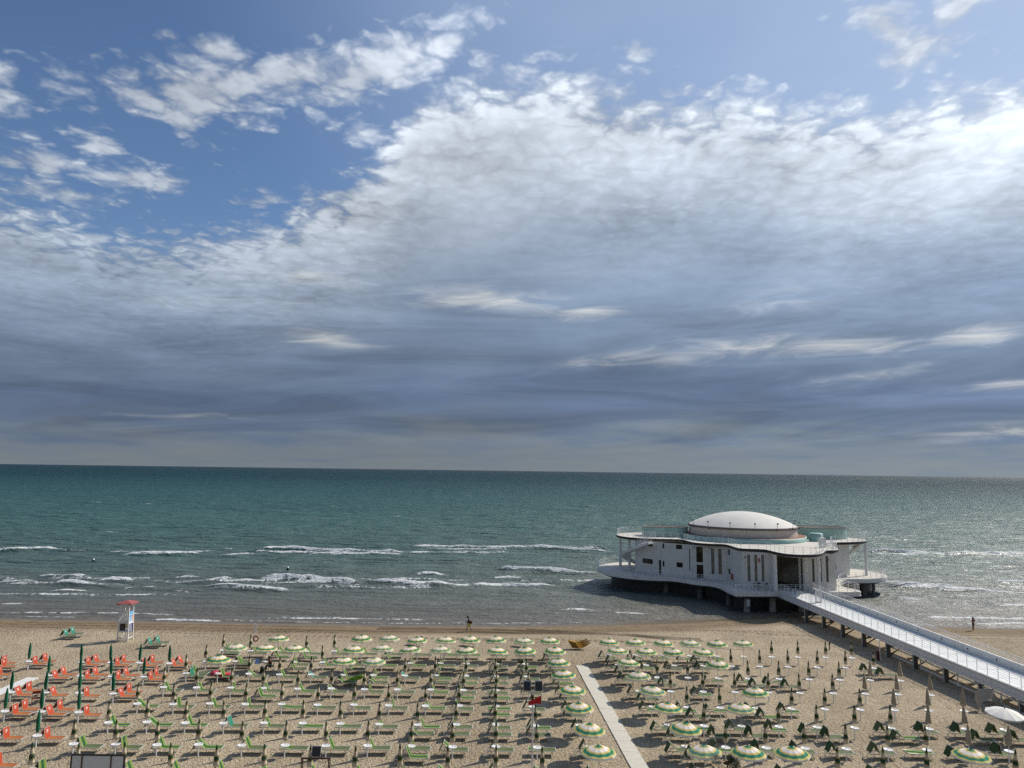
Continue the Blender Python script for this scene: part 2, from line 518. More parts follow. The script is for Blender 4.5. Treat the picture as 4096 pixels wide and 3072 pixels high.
# ---------------------------------------------------------------- sea
def build_sea():
    mt = bpy.data.materials.new("sea_water")
    mt.use_nodes = True
    t = NT(mt.node_tree)
    b = t.n['Principled BSDF']
    geo = t.new('ShaderNodeNewGeometry')
    pos = geo.outputs['Position']
    X, Y, Z = t.sep(pos)[:3]
    fa = t.new('ShaderNodeAttribute', attribute_name='foam').outputs['Fac']
    sh = t.new('ShaderNodeAttribute', attribute_name='offshore').outputs['Fac']   # metres from the waterline
    patch = t.noise(t.xyz(t.mul(X, 0.006), t.mul(Y, 0.025), 0.0), 1.0, 4.0, 0.55)
    lg = t.m('LOGARITHM', t.mx(t.add(sh, t.mul(t.sub(patch, 0.5), t.mul(sh, 0.55))), 1.0), 10.0)
    col = t.ramp(t.lerp(lg, 0.0, 4.0, 0.0, 1.0),
                 [(0.0, (0.125, 0.108, 0.080, 1)), (0.25, (0.100, 0.096, 0.074, 1)), (0.36, (0.082, 0.104, 0.084, 1)), (0.44, (0.058, 0.110, 0.092, 1)),
                  (0.56, (0.036, 0.108, 0.098, 1)), (0.66, (0.019, 0.086, 0.092, 1)), (0.78, (0.006, 0.046, 0.060, 1)), (1.0, (0.004, 0.028, 0.042, 1))])
    w2 = t.noise(t.xyz(t.mul(X, 0.10), t.mul(Y, 0.42), 0.0), 1.0, 5.0, 0.6, 0.3)
    w1 = t.noise(t.xyz(t.mul(X, 0.03), t.mul(Y, 0.12), 4.0), 1.0, 3.0, 0.55, 0.2)
    w3 = t.noise(t.xyz(t.mul(X, 0.9), t.mul(Y, 2.2), 8.0), 1.0, 4.0, 0.65, 0.3)
    w0 = t.noise(t.xyz(t.mul(X, 0.010), t.mul(Y, 0.040), 0.0), 1.0, 3.0, 0.6, 0.3)
    h = t.add(t.add(t.mul(w2, 1.9), t.mul(w0, 3.0)), t.add(t.mul(w3, t.smooth(lg, 1.2, 2.6, 0.55, 0.16)), t.mul(w1, 2.8)))
    bp = t.new('ShaderNodeBump')
    bp.inputs['Strength'].default_value = 1.0
    bp.inputs['Distance'].default_value = 0.55
    t.l.new(t.mul(h, t.lerp(lg, 1.3, 3.2, 1.0, 3.4)), bp.inputs['Height'])
    # foam: broken into lace
    lace = t.noise(t.xyz(t.mul(X, 1.5), t.mul(Y, 1.0), 0.0), 1.0, 5.0, 0.68, 0.8)
    fm = t.smooth(t.add(fa, t.mul(t.sub(lace, 0.5), 1.5)), 0.34, 0.64)
    fm = t.mul(fm, t.smooth(fa, 0.03, 0.16))
    # tiny far whitecaps
    wc = t.noise(t.xyz(t.mul(X, 0.05), t.mul(Y, 0.16), 2.0), 1.0, 5.0, 0.62, 0.3)
    wcm = t.mul(t.smooth(wc, 0.735, 0.79), t.mul(t.smooth(sh, 70.0, 130.0), t.smooth(sh, 900.0, 300.0)))
    fm = t.mx(fm, wcm)
    df = t.new('ShaderNodeBsdfDiffuse')
    t.l.new(t.mix(t.mul(fm, 0.9), col, (0.72, 0.74, 0.74, 1)), df.inputs['Color'])
    t.l.new(bp.outputs[0], df.inputs['Normal'])
    gl = t.new('ShaderNodeBsdfGlossy')
    gl.inputs['Roughness'].default_value = 0.36
    t.l.new(bp.outputs[0], gl.inputs['Normal'])
    fr = t.new('ShaderNodeFresnel')
    fr.inputs['IOR'].default_value = 1.33
    t.l.new(bp.outputs[0], fr.inputs['Normal'])
    # a rough sea never mirrors fully: wave faces tilt to the viewer, the more so far out
    cap = t.smooth(lg, 1.6, 3.4, 0.85, 0.34)
    fac = t.mul(t.mul(fr.outputs[0], cap), t.sub(1.0, t.mul(fm, 0.85)))
    mixs = t.new('ShaderNodeMixShader')
    t.l.new(fac, mixs.inputs[0])
    t.l.new(df.outputs[0], mixs.inputs[1])
    t.l.new(gl.outputs[0], mixs.inputs[2])
    outn = t.n['Material Output']
    t.l.new(mixs.outputs[0], outn.inputs[0])
    t.n.remove(b)

    rows = [88.0]
    while rows[-1] < 200: rows.append(rows[-1] + 0.36)
    while rows[-1] < 420: rows.append(rows[-1] + 0.36 + (rows[-1] - 200) * 0.014)
    while rows[-1] < 90000: rows.append(rows[-1] * 1.12)
    ys = np.array(rows)
    tt = np.linspace(-1, 1, 640)
    half = 45 + ys * 0.90
    YY = np.repeat(ys[:, None], len(tt), 1)
    XX = half[:, None] * tt[None, :] + 0.10 * ys[:, None] * 0
    s = shore_y(XX)
    off = YY - s
    amp = np.clip((off - 1) / 30, 0, 1) * np.where(YY < 450, 1.0, np.clip(1 - (YY - 450) / 300, 0, 1))
    swell = fbm(XX * 0.03, YY * 0.13 + 0.02 * XX, 3) - 0.5
    rid = 1.0 - np.abs(2.0 * fbm(XX * 0.055 + 50, YY * 0.21 - 0.01 * XX, 2) - 1.0) * 2.2
    chop = fbm(XX * 0.20 + 50, YY * 0.55, 3) - 0.5
    ZZ = WATER_Z + amp * (0.9 * swell + 0.30 * (np.clip(rid, 0, 1) ** 1.6 - 0.4) + 0.55 * chop)
    foam = np.zeros_like(XX)

    def breaker(x0, y0, x1, y1, thick, st, trail, lift):
        r0 = max(np.searchsorted(ys, min(y0, y1) - 5.0), 0)
        r1 = np.searchsorted(ys, max(y0, y1) + 6.0 + 6.0 * trail)
        hw = half[r0]
        hw2 = half[r1 - 1]
        c0 = max(0, int((min(x0 / hw, x0 / hw2) * 0.5 + 0.5) * len(tt)) - 3)
        c1 = min(len(tt), int((max(x1 / hw, x1 / hw2) * 0.5 + 0.5) * len(tt)) + 4)
        if c1 <= c0:
            return
        sl = (slice(r0, r1), slice(c0, c1))
        X, Y = XX[sl], YY[sl]
        yc = y0 + (y1 - y0) * (X - x0) / (x1 - x0) + 3.0 * (fbm(X * 0.06 + y0, X * 0 + y0 * 3.1, 3) - 0.5)
        yc = yc + 0.9 * (fbm(X * 0.4 + y0, X * 0 + y0 * 1.7, 3) - 0.5)
        ends = np.clip((X - x0) / 3.0, 0, 1) * np.clip((x1 - X) / 3.0, 0, 1)
        d = Y - yc
        th = thick * (0.30 + 1.7 * fbm(X * 0.13 + 9.0, X * 0 + y0, 3))
        front = np.clip(d / 0.35 + 1, 0, 1)
        core = front * np.exp(-np.clip(d, 0, None) ** 2 / th ** 2)
        gap = np.clip((fbm(X * 0.07 + y0 * 2.0, X * 0 + 2.2, 3) - 0.30) / 0.14, 0, 1)
        f = core * st * (0.35 + 0.65 * gap)
        if trail > 0:
            tail = front * np.exp(-np.clip(d, 0, None) / (1.15 * trail)) * 0.72 * (0.1 + 1.4 * fbm(X * 0.35, Y * 0.8, 3))
            f = np.maximum(f, tail * (0.4 + 0.6 * gap))
        foam[sl] = np.maximum(foam[sl], ends * f)
        ZZ[sl] += ends * 1.7 * lift * np.exp(-((d - 0.6) / 1.1) ** 2) * (0.4 + 0.6 * gap)
    for bspec in BREAKERS:
        breaker(*bspec)
    # wash at the waterline
    edge = YY - (s + 0.9 + 1.6 * (fbm(XX * 0.09, XX * 0 + 1.0, 3) - 0.5))
    foam = np.maximum(foam, 0.62 * np.exp(-(edge / 0.22) ** 2) * np.clip((fbm(XX * 0.07 + 3, XX * 0 + 9, 3) - 0.42) / 0.1, 0, 1))
    o = grid_mesh("sea", XX, YY, ZZ, mt)
    attr(o, 'foam', foam)
    attr(o, 'offshore', np.clip(off, 0, 1e5))
    o['kind'] = 'structure'
    o['label'] = 'grey green sea with rows of small white breakers'


BREAKERS = [(-88.2, 124.8, -59.1, 126.8, 0.35, 0.62, 2.5, 0.2),
            (-62.3, 124.1, -30.9, 125.0, 0.35, 0.6, 3.0, 0.2),
            (-43.3, 121.7, -3.5, 123.9, 0.4, 0.62, 4.0, 0.2),
            (-84.0, 119.0, -60.1, 119.7, 0.3, 0.6, 1.5, 0.15),
            (-62.3, 115.8, -37.1, 116.3, 0.3, 0.6, 2.5, 0.15),
            (-33.6, 118.7, -7.8, 121.3, 0.3, 0.55, 2.0, 0.15),
            (-100.3, 163.1, -54.0, 167.5, 0.5, 0.55, 3.0, 0.25),
            (-59.5, 165.8, 1.3, 171.9, 0.5, 0.58, 4.0, 0.25),
            (-24.7, 177.9, 25.2, 185.4, 0.5, 0.6, 6.0, 0.3),
            (-78.2, 111.0, -48.4, 112.9, 0.25, 0.5, 1.0, 0.1),
            (-27.3, 129.6, 5.8, 130.7, 0.3, 0.5, 2.0, 0.15),
            (-68.2, 97.2, -41.5, 97.2, 0.25, 0.42, 0.6, 0.05),
            (-33.8, 95.6, -6.2, 96.8, 0.25, 0.45, 0.6, 0.05),
            (-113.9, 160.4, -100.5, 166.3, 2.2, 1, 3.0, 0.5),
            (-106.4, 157.2, -101.1, 157.8, 0.8, 0.9, 0, 0.1),
            (-84.3, 157.8, -66.9, 163.3, 2.0, 1, 3, 0.5),
            (-67.0, 160.8, -54.9, 163.2, 0.7, 0.8, 1, 0.2),
            (-59.8, 173.6, -24.8, 169.3, 2.6, 1, 5, 0.6),
            (-46.8, 164.1, -23.2, 166.9, 1.0, 0.9, 3, 0.2),
            (-27.1, 185.1, 22.1, 181.3, 1.6, 0.95, 7, 0.4),
            (-24.6, 168.3, -16.3, 172.0, 0.8, 0.9, 1.5, 0.2),
            (-67.8, 171.4, -62.8, 171.5, 0.8, 0.9, 1, 0.2),
            (-18.8, 136.4, -10.6, 136.1, 1.4, 1, 2, 0.4),
            (-3.1, 143.4, 18.9, 138.9, 1.5, 1, 3, 0.5),
            (-4.5, 133.0, 3.3, 133.4, 1.0, 0.9, 2, 0.2),
            (-82.4, 127.8, -70.9, 126.0, 1.2, 1, 3, 0.4),
            (-70.2, 124.9, -61.7, 124.7, 1.3, 1, 3, 0.4),
            (-59.7, 128.0, -52.8, 129.9, 0.8, 0.9, 3, 0.3),
            (-51.0, 126.0, -45.1, 125.9, 1.1, 1, 2, 0.4),
            (-42.8, 126.4, -24.3, 122.7, 1.6, 1, 6, 0.5),
            (-24.3, 124.2, -8.4, 122.4, 1.2, 1, 6, 0.4),
            (-85.4, 120.9, -75.4, 120.9, 0.7, 0.9, 2, 0.2),
            (-75.5, 120.6, -61.7, 118.2, 1.0, 1, 3, 0.3),
            (-59.4, 117.6, -53.6, 117.5, 0.6, 0.8, 2, 0.2),
            (-53.1, 115.5, -47.7, 114.2, 0.7, 0.9, 2, 0.2),
            (-50.1, 118.9, -33.1, 116.1, 0.9, 1, 4, 0.3),
            (-7.8, 124.1, 8.6, 125.5, 1.1, 1, 4, 0.3),
            (6.8, 131.1, 17.8, 130.8, 0.8, 0.9, 2, 0.2),
            (-77.4, 114.5, -75.1, 114.5, 0.5, 0.9, 0, 0.1),
            (-72.0, 113.2, -63.0, 113.4, 0.5, 0.8, 1, 0.1),
            (-58.8, 113.3, -56.8, 113.0, 0.5, 0.8, 0, 0.1),
            (-52.8, 110.6, -49.8, 111.1, 0.6, 0.9, 0.5, 0.1),
            (-45.8, 111.4, -43.0, 111.2, 0.6, 1, 0.5, 0.1),
            (-72.0, 102.5, -64.9, 103.0, 0.4, 0.8, 1, 0.08),
            (-64.1, 103.7, -61.4, 103.0, 0.5, 0.9, 0.5, 0.08),
            (-46.7, 93.8, -34.7, 93.2, 0.5, 0.9, 0.6, 0.05),
            (-15.9, 95.1, -13.0, 95.1, 0.4, 0.9, 0.4, 0.05),
            (-7.3, 95.5, -4.0, 96.1, 0.4, 0.9, 0.4, 0.05),
            (-4.0, 99.7, 0.5, 96.2, 0.6, 0.8, 1, 0.1),
            (-17.8, 112.2, -16.2, 112.3, 0.4, 0.8, 0, 0.1),
            (-7.4, 114.7, -5.7, 114.8, 0.4, 0.8, 0, 0.1),
            (-1.5, 140.9, 6.3, 140.6, 0.7, 0.8, 1, 0.1),
            (7.7, 104.4, 12.6, 103.7, 0.7, 0.7, 3, 0.1),
            (4.5, 100.3, 9.0, 101.6, 0.6, 0.7, 2, 0.1),
            (9.4, 110.8, 12.5, 109.7, 0.6, 0.9, 1, 0.1),
            (-186.5, 371.7, -179.8, 370.7, 1.2, 0.95, 1.0, 0.2),
            (-111.9, 327.5, -104.5, 327.1, 1.2, 0.95, 1.0, 0.2),
            (-49.7, 300.4, -43.5, 300.0, 1.2, 0.95, 1.0, 0.2),
            (-93.9, 249.9, -88.3, 249.7, 1.2, 0.95, 1.0, 0.2),
            (11.6, 262.7, 15.4, 262.1, 1.2, 0.95, 1.0, 0.2),
            (22.2, 281.1, 28.4, 280.8, 1.2, 0.95, 1.0, 0.2),
            (-160.9, 311.4, -156.9, 310.3, 1.2, 0.95, 1.0, 0.2),
            (-113.1, 258.1, -110.0, 257.3, 1.2, 0.95, 1.0, 0.2),
            (-120.5, 325.4, -118.0, 323.8, 1.2, 0.95, 1.0, 0.2),
            (-107.5, 300.4, -105.3, 299.1, 1.2, 0.95, 1.0, 0.2),
            (-232.1, 407.7, -228.0, 405.4, 1.2, 0.95, 1.0, 0.2),
            (-256.8, 512.9, -252.2, 508.9, 1.2, 0.95, 1.0, 0.2),
            (-99.4, 403.8, -91.7, 402.8, 1.2, 0.95, 1.0, 0.2),
            (-73.7, 181.1, -72.2, 180.6, 0.8, 0.95, 1.0, 0.2),
            (-94.3, 171.1, -92.2, 170.7, 0.8, 0.95, 1.0, 0.2),
            (-98.3, 166.0, -97.2, 165.6, 0.8, 0.95, 1.0, 0.2),
            (-29.4, 141.6, -27.3, 141.4, 0.8, 0.95, 1.0, 0.2),
            (-42.7, 205.7, -41.0, 205.1, 0.8, 0.95, 1.0, 0.2),
            (-32.0, 279.6, -29.8, 278.5, 1.2, 0.95, 1.0, 0.2),
            (6.2, 461.9, 8.5, 458.7, 1.2, 0.95, 1.0, 0.2),
            (-183.1, 271.9, -180.8, 270.8, 1.2, 0.95, 1.0, 0.2),
            (-146.0, 261.4, -144.2, 260.3, 1.2, 0.95, 1.0, 0.2),
            (89.4, 188.7, 137.3, 179.7, 2.4, 1, 4, 0.5),
            (87.2, 179.1, 145.0, 189.6, 1.6, 1, 5, 0.4),
            (64.6, 133.0, 79.4, 126.9, 1.2, 0.95, 4, 0.3),
            (65.7, 128.4, 92.9, 122.2, 1.6, 1, 3, 0.3),
            (77.6, 138.6, 101.5, 133.3, 1.4, 0.9, 3, 0.3),
            (60.0, 117.3, 65.7, 116.2, 0.8, 0.9, 2, 0.2),
            (55.6, 102.9, 77.7, 102.5, 0.5, 0.9, 1, 0.1),
            (58.6, 99.3, 75.3, 99.4, 0.5, 0.9, 0.6, 0.06),
            (18.9, 180.1, 26.4, 177.2, 1.6, 0.9, 3, 0.3),
            (5.7, 104.6, 13.3, 103.5, 0.5, 0.8, 1.5, 0.1),
            (13.2, 103.0, 20.8, 102.6, 0.5, 0.9, 0.8, 0.05),
            (72.5, 112.9, 82.6, 111.2, 0.7, 0.9, 1.5, 0.1)]
build_sea()

# ---------------------------------------------------------------- mesh builder and thing helpers
class MB:
    def __init__(self):
        self.v, self.f = [], []

    def add(self, vs, fs):
        n = len(self.v)
        self.v += [tuple(p) for p in vs]
        self.f += [tuple(i + n for i in f) for f in fs]
        return self

    def box(self, c, s, rz=0.0, ry=0.0, rx=0.0):
        M = Matrix.Rotation(rz, 3, 'Z') @ Matrix.Rotation(ry, 3, 'Y') @ Matrix.Rotation(rx, 3, 'X')
        vs = []
        for x, y, z in ((-1, -1, -1), (1, -1, -1), (1, 1, -1), (-1, 1, -1), (-1, -1, 1), (1, -1, 1), (1, 1, 1), (-1, 1, 1)):
            p = M @ Vector((x * s[0] / 2, y * s[1] / 2, z * s[2] / 2))
            vs.append((p.x + c[0], p.y + c[1], p.z + c[2]))
        return self.add(vs, [(0, 3, 2, 1), (4, 5, 6, 7), (0, 1, 5, 4), (1, 2, 6, 5), (2, 3, 7, 6), (3, 0, 4, 7)])

    def tube(self, p0, p1, r, n=6, r1=None):
        p0, p1 = Vector(p0), Vector(p1)
        d = (p1 - p0)
        if d.length < 1e-6:
            return self
        d.normalize()
        a = d.orthogonal().normalized()
        b = d.cross(a)
        r1 = r if r1 is None else r1
        vs = []
        for p, q in ((p0, r), (p1, r1)):
            for i in range(n):
                t = 2 * math.pi * i / n
                vs.append(p + (a * math.cos(t) + b * math.sin(t)) * q)
        fs = [(i, (i + 1) % n, n + (i + 1) % n, n + i) for i in range(n)]
        fs += [tuple(range(n - 1, -1, -1)), tuple(range(n, 2 * n))]
        return self.add(vs, fs)

    def path(self, pts, r, n=6, closed=False):
        k = len(pts)
        for i in range(k if closed else k - 1):
            self.tube(pts[i], pts[(i + 1) % k], r, n)
        return self

    def bar(self, p0, p1, wd, ht):
        """rectangular bar between two points, height along +Z as far as possible"""
        p0, p1 = Vector(p0), Vector(p1)
        d = (p1 - p0).normalized()
        up = Vector((0, 0, 1)) if abs(d.z) < 0.9 else Vector((0, 1, 0))
        s = d.cross(up).normalized()
        u = s.cross(d).normalized()
        vs = []
        for p in (p0, p1):
            for a, b in ((-1, -1), (1, -1), (1, 1), (-1, 1)):
                vs.append(p + s * (a * wd / 2) + u * (b * ht / 2))
        return self.add(vs, [(0, 3, 2, 1), (4, 5, 6, 7), (0, 1, 5, 4), (1, 2, 6, 5), (2, 3, 7, 6), (3, 0, 4, 7)])

    def lathe(self, prof, n=16, c=(0, 0, 0), pleat=0.0, a0=0.0, a1=2 * math.pi):
        full = abs(a1 - a0 - 2 * math.pi) < 1e-6
        m = n if full else n + 1
        vs = []
        for r, z in prof:
            for i in range(m):
                t = a0 + (a1 - a0) * i / n
                q = r * (1 - pleat * (i % 2))
                vs.append((c[0] + q * math.cos(t), c[1] + q * math.sin(t), c[2] + z))
        fs = []
        for j in range(len(prof) - 1):
            for i in range(n):
                k = (i + 1) % m if full else i + 1
                fs.append((j * m + i, j * m + k, (j + 1) * m + k, (j + 1) * m + i))
        return self.add(vs, fs)

    def slab(self, ring, z0, z1):
        """closed prism from a 2-D ring"""
        n = len(ring)
        vs = [(x, y, z0) for x, y in ring] + [(x, y, z1) for x, y in ring]
        fs = [(i, (i + 1) % n, n + (i + 1) % n, n + i) for i in range(n)]
        fs += [tuple(range(n - 1, -1, -1)), tuple(range(n, 2 * n))]
        return self.add(vs, fs)

    def strip(self, ring, z0, z1, closed=True):
        n = len(ring)
        vs = [(x, y, z0) for x, y in ring] + [(x, y, z1) for x, y in ring]
        fs = [(i, (i + 1) % n, n + (i + 1) % n, n + i) for i in range(n if closed else n - 1)]
        return self.add(vs, fs)

    def sheet(self, a, b, c, d, th):
        """thin panel with thickness from four corners"""
        a, b, c, d = (Vector(p) for p in (a, b, c, d))
        nrm = (b - a).cross(d - a).normalized() * (th / 2)
        vs = [p - nrm for p in (a, b, c, d)] + [p + nrm for p in (a, b, c, d)]
        return self.add(vs, [(0, 3, 2, 1), (4, 5, 6, 7), (0, 1, 5, 4), (1, 2, 6, 5), (2, 3, 7, 6), (3, 0, 4, 7)])

    def mesh(self, name, mat, smooth=False):
        me = bpy.data.meshes.new(name)
        me.from_pydata(self.v, [], self.f)
        me.update()
        if mat:
            me.materials.append(mat)
        if smooth:
            me.polygons.foreach_set('use_smooth', [True] * len(me.polygons))
        return me

    def build(self, name, mat, parent=None, smooth=False):
        return put(name, self.mesh(name, mat, smooth), parent)


def put(name, me, parent=None, loc=None, rot=None):
    o = bpy.data.objects.new(name, me)
    COL.objects.link(o)
    if parent:
        o.parent = parent
    if loc is not None:
        o.location = loc
    if rot is not None:
        o.rotation_euler = rot
    return o


def tag(o, label, cat, group=None):
    o['label'] = label
    o['category'] = cat
    if group:
        o['group'] = group
    return o


def thing(name, label, cat, loc=(0, 0, 0), rz=0.0, group=None):
    o = bpy.data.objects.new(name, None)
    o.empty_display_size = 0.3
    COL.objects.link(o)
    o.location = loc
    o.rotation_euler = (0, 0, rz)
    return tag(o, label, cat, group)


def spawn(proto, name, label, cat, loc, rot=(0, 0, 0), group=None):
    """proto: list of (part name, mesh, [(sub-part name, mesh)])"""
    root = thing(name, label, cat, loc, 0.0, group)
    root.rotation_euler = rot
    for pn, me, subs in proto:
        o = put(pn, me, root)
        for sn, sm in subs:
            put(sn, sm, o)
    return root


def chaikin(ring, n=2):
    for _ in range(n):
        out_ = []
        for i in range(len(ring)):
            p, q = ring[i], ring[(i + 1) % len(ring)]
            out_.append((p[0] * .75 + q[0] * .25, p[1] * .75 + q[1] * .25))
            out_.append((p[0] * .25 + q[0] * .75, p[1] * .25 + q[1] * .75))
        ring = out_
    return ring


def offset(ring, d):
    """move a counter-clockwise ring inwards by d"""
    n = len(ring)
    res = []
    for i in range(n):
        a, b, c = Vector(ring[i - 1]), Vector(ring[i]), Vector(ring[(i + 1) % n])
        t = (c - a).normalized()
        res.append((b.x - t.y * d, b.y + t.x * d))
    return res


def resample(pts, step, closed=True):
    pts = [Vector(p) for p in pts]
    if closed:
        pts.append(pts[0])
    out_, acc = [tuple(pts[0])], 0.0
    for a, b in zip(pts[:-1], pts[1:]):
        L = (b - a).length
        while acc + L >= step:
            t = (step - acc) / L
            a = a + (b - a) * t
            out_.append(tuple(a))
            L = (b - a).length
            acc = 0.0
        acc += L
    return out_


ORD = ['zeroth', 'first', 'second', 'third', 'fourth', 'fifth', 'sixth', 'seventh', 'eighth', 'ninth', 'tenth', 'eleventh', 'twelfth', 'thirteenth', 'fourteenth']

# ---------------------------------------------------------------- materials
M_white = make_mat('white_paint', (0.71, 0.70, 0.66), 0.55, 0.05, 0.7, runs=0.32)
M_wall = make_mat('white_plaster', (0.63, 0.625, 0.58), 0.75, 0.07, 0.35, bump=0.15, bscale=6, runs=0.30)
M_rail = make_mat('white_rail_paint', (0.78, 0.78, 0.76), 0.4, 0.03, 2.0)
M_plastic = make_mat('white_plastic', (0.80, 0.80, 0.78), 0.4, 0.04, 4.0)
M_pole = make_mat('pole_paint', (0.60, 0.58, 0.54), 0.45, 0.10, 6.0)
M_alu = make_mat('aluminium_tube', (0.52, 0.51, 0.45), 0.38, 0.06, 6.0, metal=0.15)
M_black = make_mat('black_edge', (0.018, 0.017, 0.017), 0.5, 0.2, 2.0)
M_dark = make_mat('dark_metal', (0.045, 0.035, 0.03), 0.5, 0.2, 4.0)
M_rust = make_mat('rusty_steel', (0.07, 0.038, 0.026), 0.7, 0.35, 6.0)
M_glass = make_mat('dark_glass', (0.006, 0.008, 0.009), 0.05, 0.0, spec=0.25)
M_gglass = make_mat('grey_green_glass', (0.10, 0.125, 0.115), 0.10, 0.25, 0.8, spec=0.7)
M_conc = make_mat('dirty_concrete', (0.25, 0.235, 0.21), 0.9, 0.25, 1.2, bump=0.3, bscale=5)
M_dconc = make_mat('dark_concrete', (0.10, 0.095, 0.085), 0.8, 0.35, 1.0)  # darker tone for the under slab, piles behind the front row, pier supports
M_dome = make_mat('dome_render', (0.62, 0.60, 0.555), 0.8, 0.09, 0.6, bump=0.2, bscale=3)
M_drum = make_mat('drum_render', (0.56, 0.52, 0.45), 0.8, 0.08, 0.5, runs=0.2)
M_teal = make_mat('pale_teal_panel', (0.30, 0.46, 0.41), 0.5, 0.12, 0.5)
M_grey = make_mat('grey_band', (0.13, 0.125, 0.12), 0.7, 0.1, 1.0)
M_tile = make_mat('roof_deck_paving', (0.56, 0.53, 0.47), 0.85, 0.10, 0.9)
M_terra = make_mat('terracotta_paving', (0.23, 0.095, 0.065), 0.8, 0.15, 1.5)
M_deck = make_mat('pier_deck_paint', (0.67, 0.685, 0.67), 0.55, 0.06, 0.8)
M_slab = make_mat('walkway_slab', (0.56, 0.53, 0.445), 0.9, 0.14, 1.6, bump=0.25, bscale=8, runs=0.4)
M_plank = make_mat('white_walk_plank', (0.70, 0.69, 0.66), 0.8, 0.08, 2.0)
M_red = make_mat('red_cloth', (0.42, 0.012, 0.015), 0.8, 0.12, 3.0)
M_pinkred = make_mat('crimson_towel', (0.52, 0.025, 0.06), 0.9, 0.2, 3.0)
M_redpaint = make_mat('red_paint', (0.36, 0.095, 0.09), 0.5, 0.06, 1.0)
M_redring = make_mat('lifebuoy_red', (0.19, 0.014, 0.014), 0.5, 0.1, 2.0)
M_yellow = make_mat('golden_yellow_plastic', (0.44, 0.24, 0.03), 0.6, 0.12, 2.0)
M_orange_b = make_mat('orange_red_fabric', (0.43, 0.060, 0.022), 0.85, 0.06, 4.0)
M_orange_s = make_mat('orange_fabric', (0.37, 0.125, 0.035), 0.85, 0.08, 4.0)
M_orange_d = make_mat('rust_fabric', (0.28, 0.05, 0.022), 0.9, 0.08, 4.0)
M_green_s = make_mat('olive_green_fabric', (0.092, 0.122, 0.042), 0.85, 0.10, 4.0)
M_green_d = make_mat('bottle_green_fabric', (0.040, 0.082, 0.026), 0.85, 0.15, 4.0)
M_green_u = make_mat('dark_green_canvas', (0.006, 0.115, 0.055), 0.8, 0.12, 5.0)
M_teal_f = make_mat('teal_fabric', (0.01, 0.185, 0.125), 0.8, 0.10, 4.0)
M_blackgreen = make_mat('black_green_fabric', (0.010, 0.022, 0.018), 0.8, 0.10, 4.0)
M_beige = make_mat('beige_canvas', (0.42, 0.35, 0.25), 0.85, 0.10, 5.0)
M_cream = make_mat('cream_canvas', (0.78, 0.75, 0.68), 0.85, 0.05, 4.0)
M_wood = make_mat('weathered_wood', (0.30, 0.20, 0.115), 0.75, 0.2, 5.0)
M_skin = make_mat('skin', (0.27, 0.135, 0.085), 0.6, 0.05, 4.0)
M_hair = make_mat('dark_hair', (0.012, 0.009, 0.008), 0.6, 0.1, 8.0)
M_jacket = make_mat('dark_green_jacket', (0.010, 0.018, 0.014), 0.8, 0.15, 6.0)
M_lime = make_mat('lime_shorts', (0.52, 0.56, 0.02), 0.8, 0.1, 6.0)
M_maroon = make_mat('maroon_top', (0.10, 0.014, 0.010), 0.85, 0.1, 6.0)
M_navy = make_mat('navy_denim', (0.012, 0.016, 0.05), 0.85, 0.15, 6.0)
M_bikini = make_mat('dark_swimwear', (0.02, 0.012, 0.012), 0.7, 0.1, 6.0)
M_paleblue = make_mat('pale_blue_card', (0.25, 0.42, 0.72), 0.6, 0.05, 3.0)
M_frond = make_mat('palm_frond', (0.040, 0.042, 0.016), 0.7, 0.4, 3.0)
M_dryfrond = make_mat('dry_palm_frond', (0.30, 0.22, 0.13), 0.8, 0.25, 3.0)
M_trunk = make_mat('palm_trunk', (0.09, 0.06, 0.04), 0.95, 0.3, 6.0, bump=0.5, bscale=14)
M_panel = make_mat('grey_white_board', (0.56, 0.57, 0.55), 0.6, 0.05, 0.8)
M_flood = make_mat('floodlight_lens', (0.022, 0.024, 0.026), 0.35, 0.1, 30.0)
M_lgreen = make_mat('lime_green_inflatable', (0.20, 0.34, 0.015), 0.4, 0.35, 1.6)


def ramp_mat(name, axis, stops, lo, hi, rough=0.85, interp='EASE', transl=0.0):
    mt = bpy.data.materials.new(name)
    mt.use_nodes = True
    t = NT(mt.node_tree)
    b = t.n['Principled BSDF']
    tcn = t.new('ShaderNodeTexCoord')
    X, Y, Z = t.sep(tcn.outputs['Object'])[:3]
    if axis == 'r':
        v = t.m('SQRT', t.add(t.mul(X, X), t.mul(Y, Y)))
    elif axis == 'absy':
        v = t.m('ABSOLUTE', Y)
    else:
        v = Z
    v = t.add(v, t.mul(t.sub(t.noise(tcn.outputs['Object'], 7.0, 2.0, dim='3D'), 0.5), 0.02))
    col = t.ramp(t.lerp(v, lo, hi), stops, interp)
    nz = t.noise(tcn.outputs['Object'], 3.0, 3.0, dim='3D')
    col = t.mix(t.lerp(nz, 0.3, 0.7, 0.0, 0.16), col, (0.25, 0.2, 0.13, 1))
    t.l.new(col, b.inputs['Base Color'])
    b.inputs['Roughness'].default_value = rough
    b.inputs['Specular IOR Level'].default_value = 0.2
    return mt


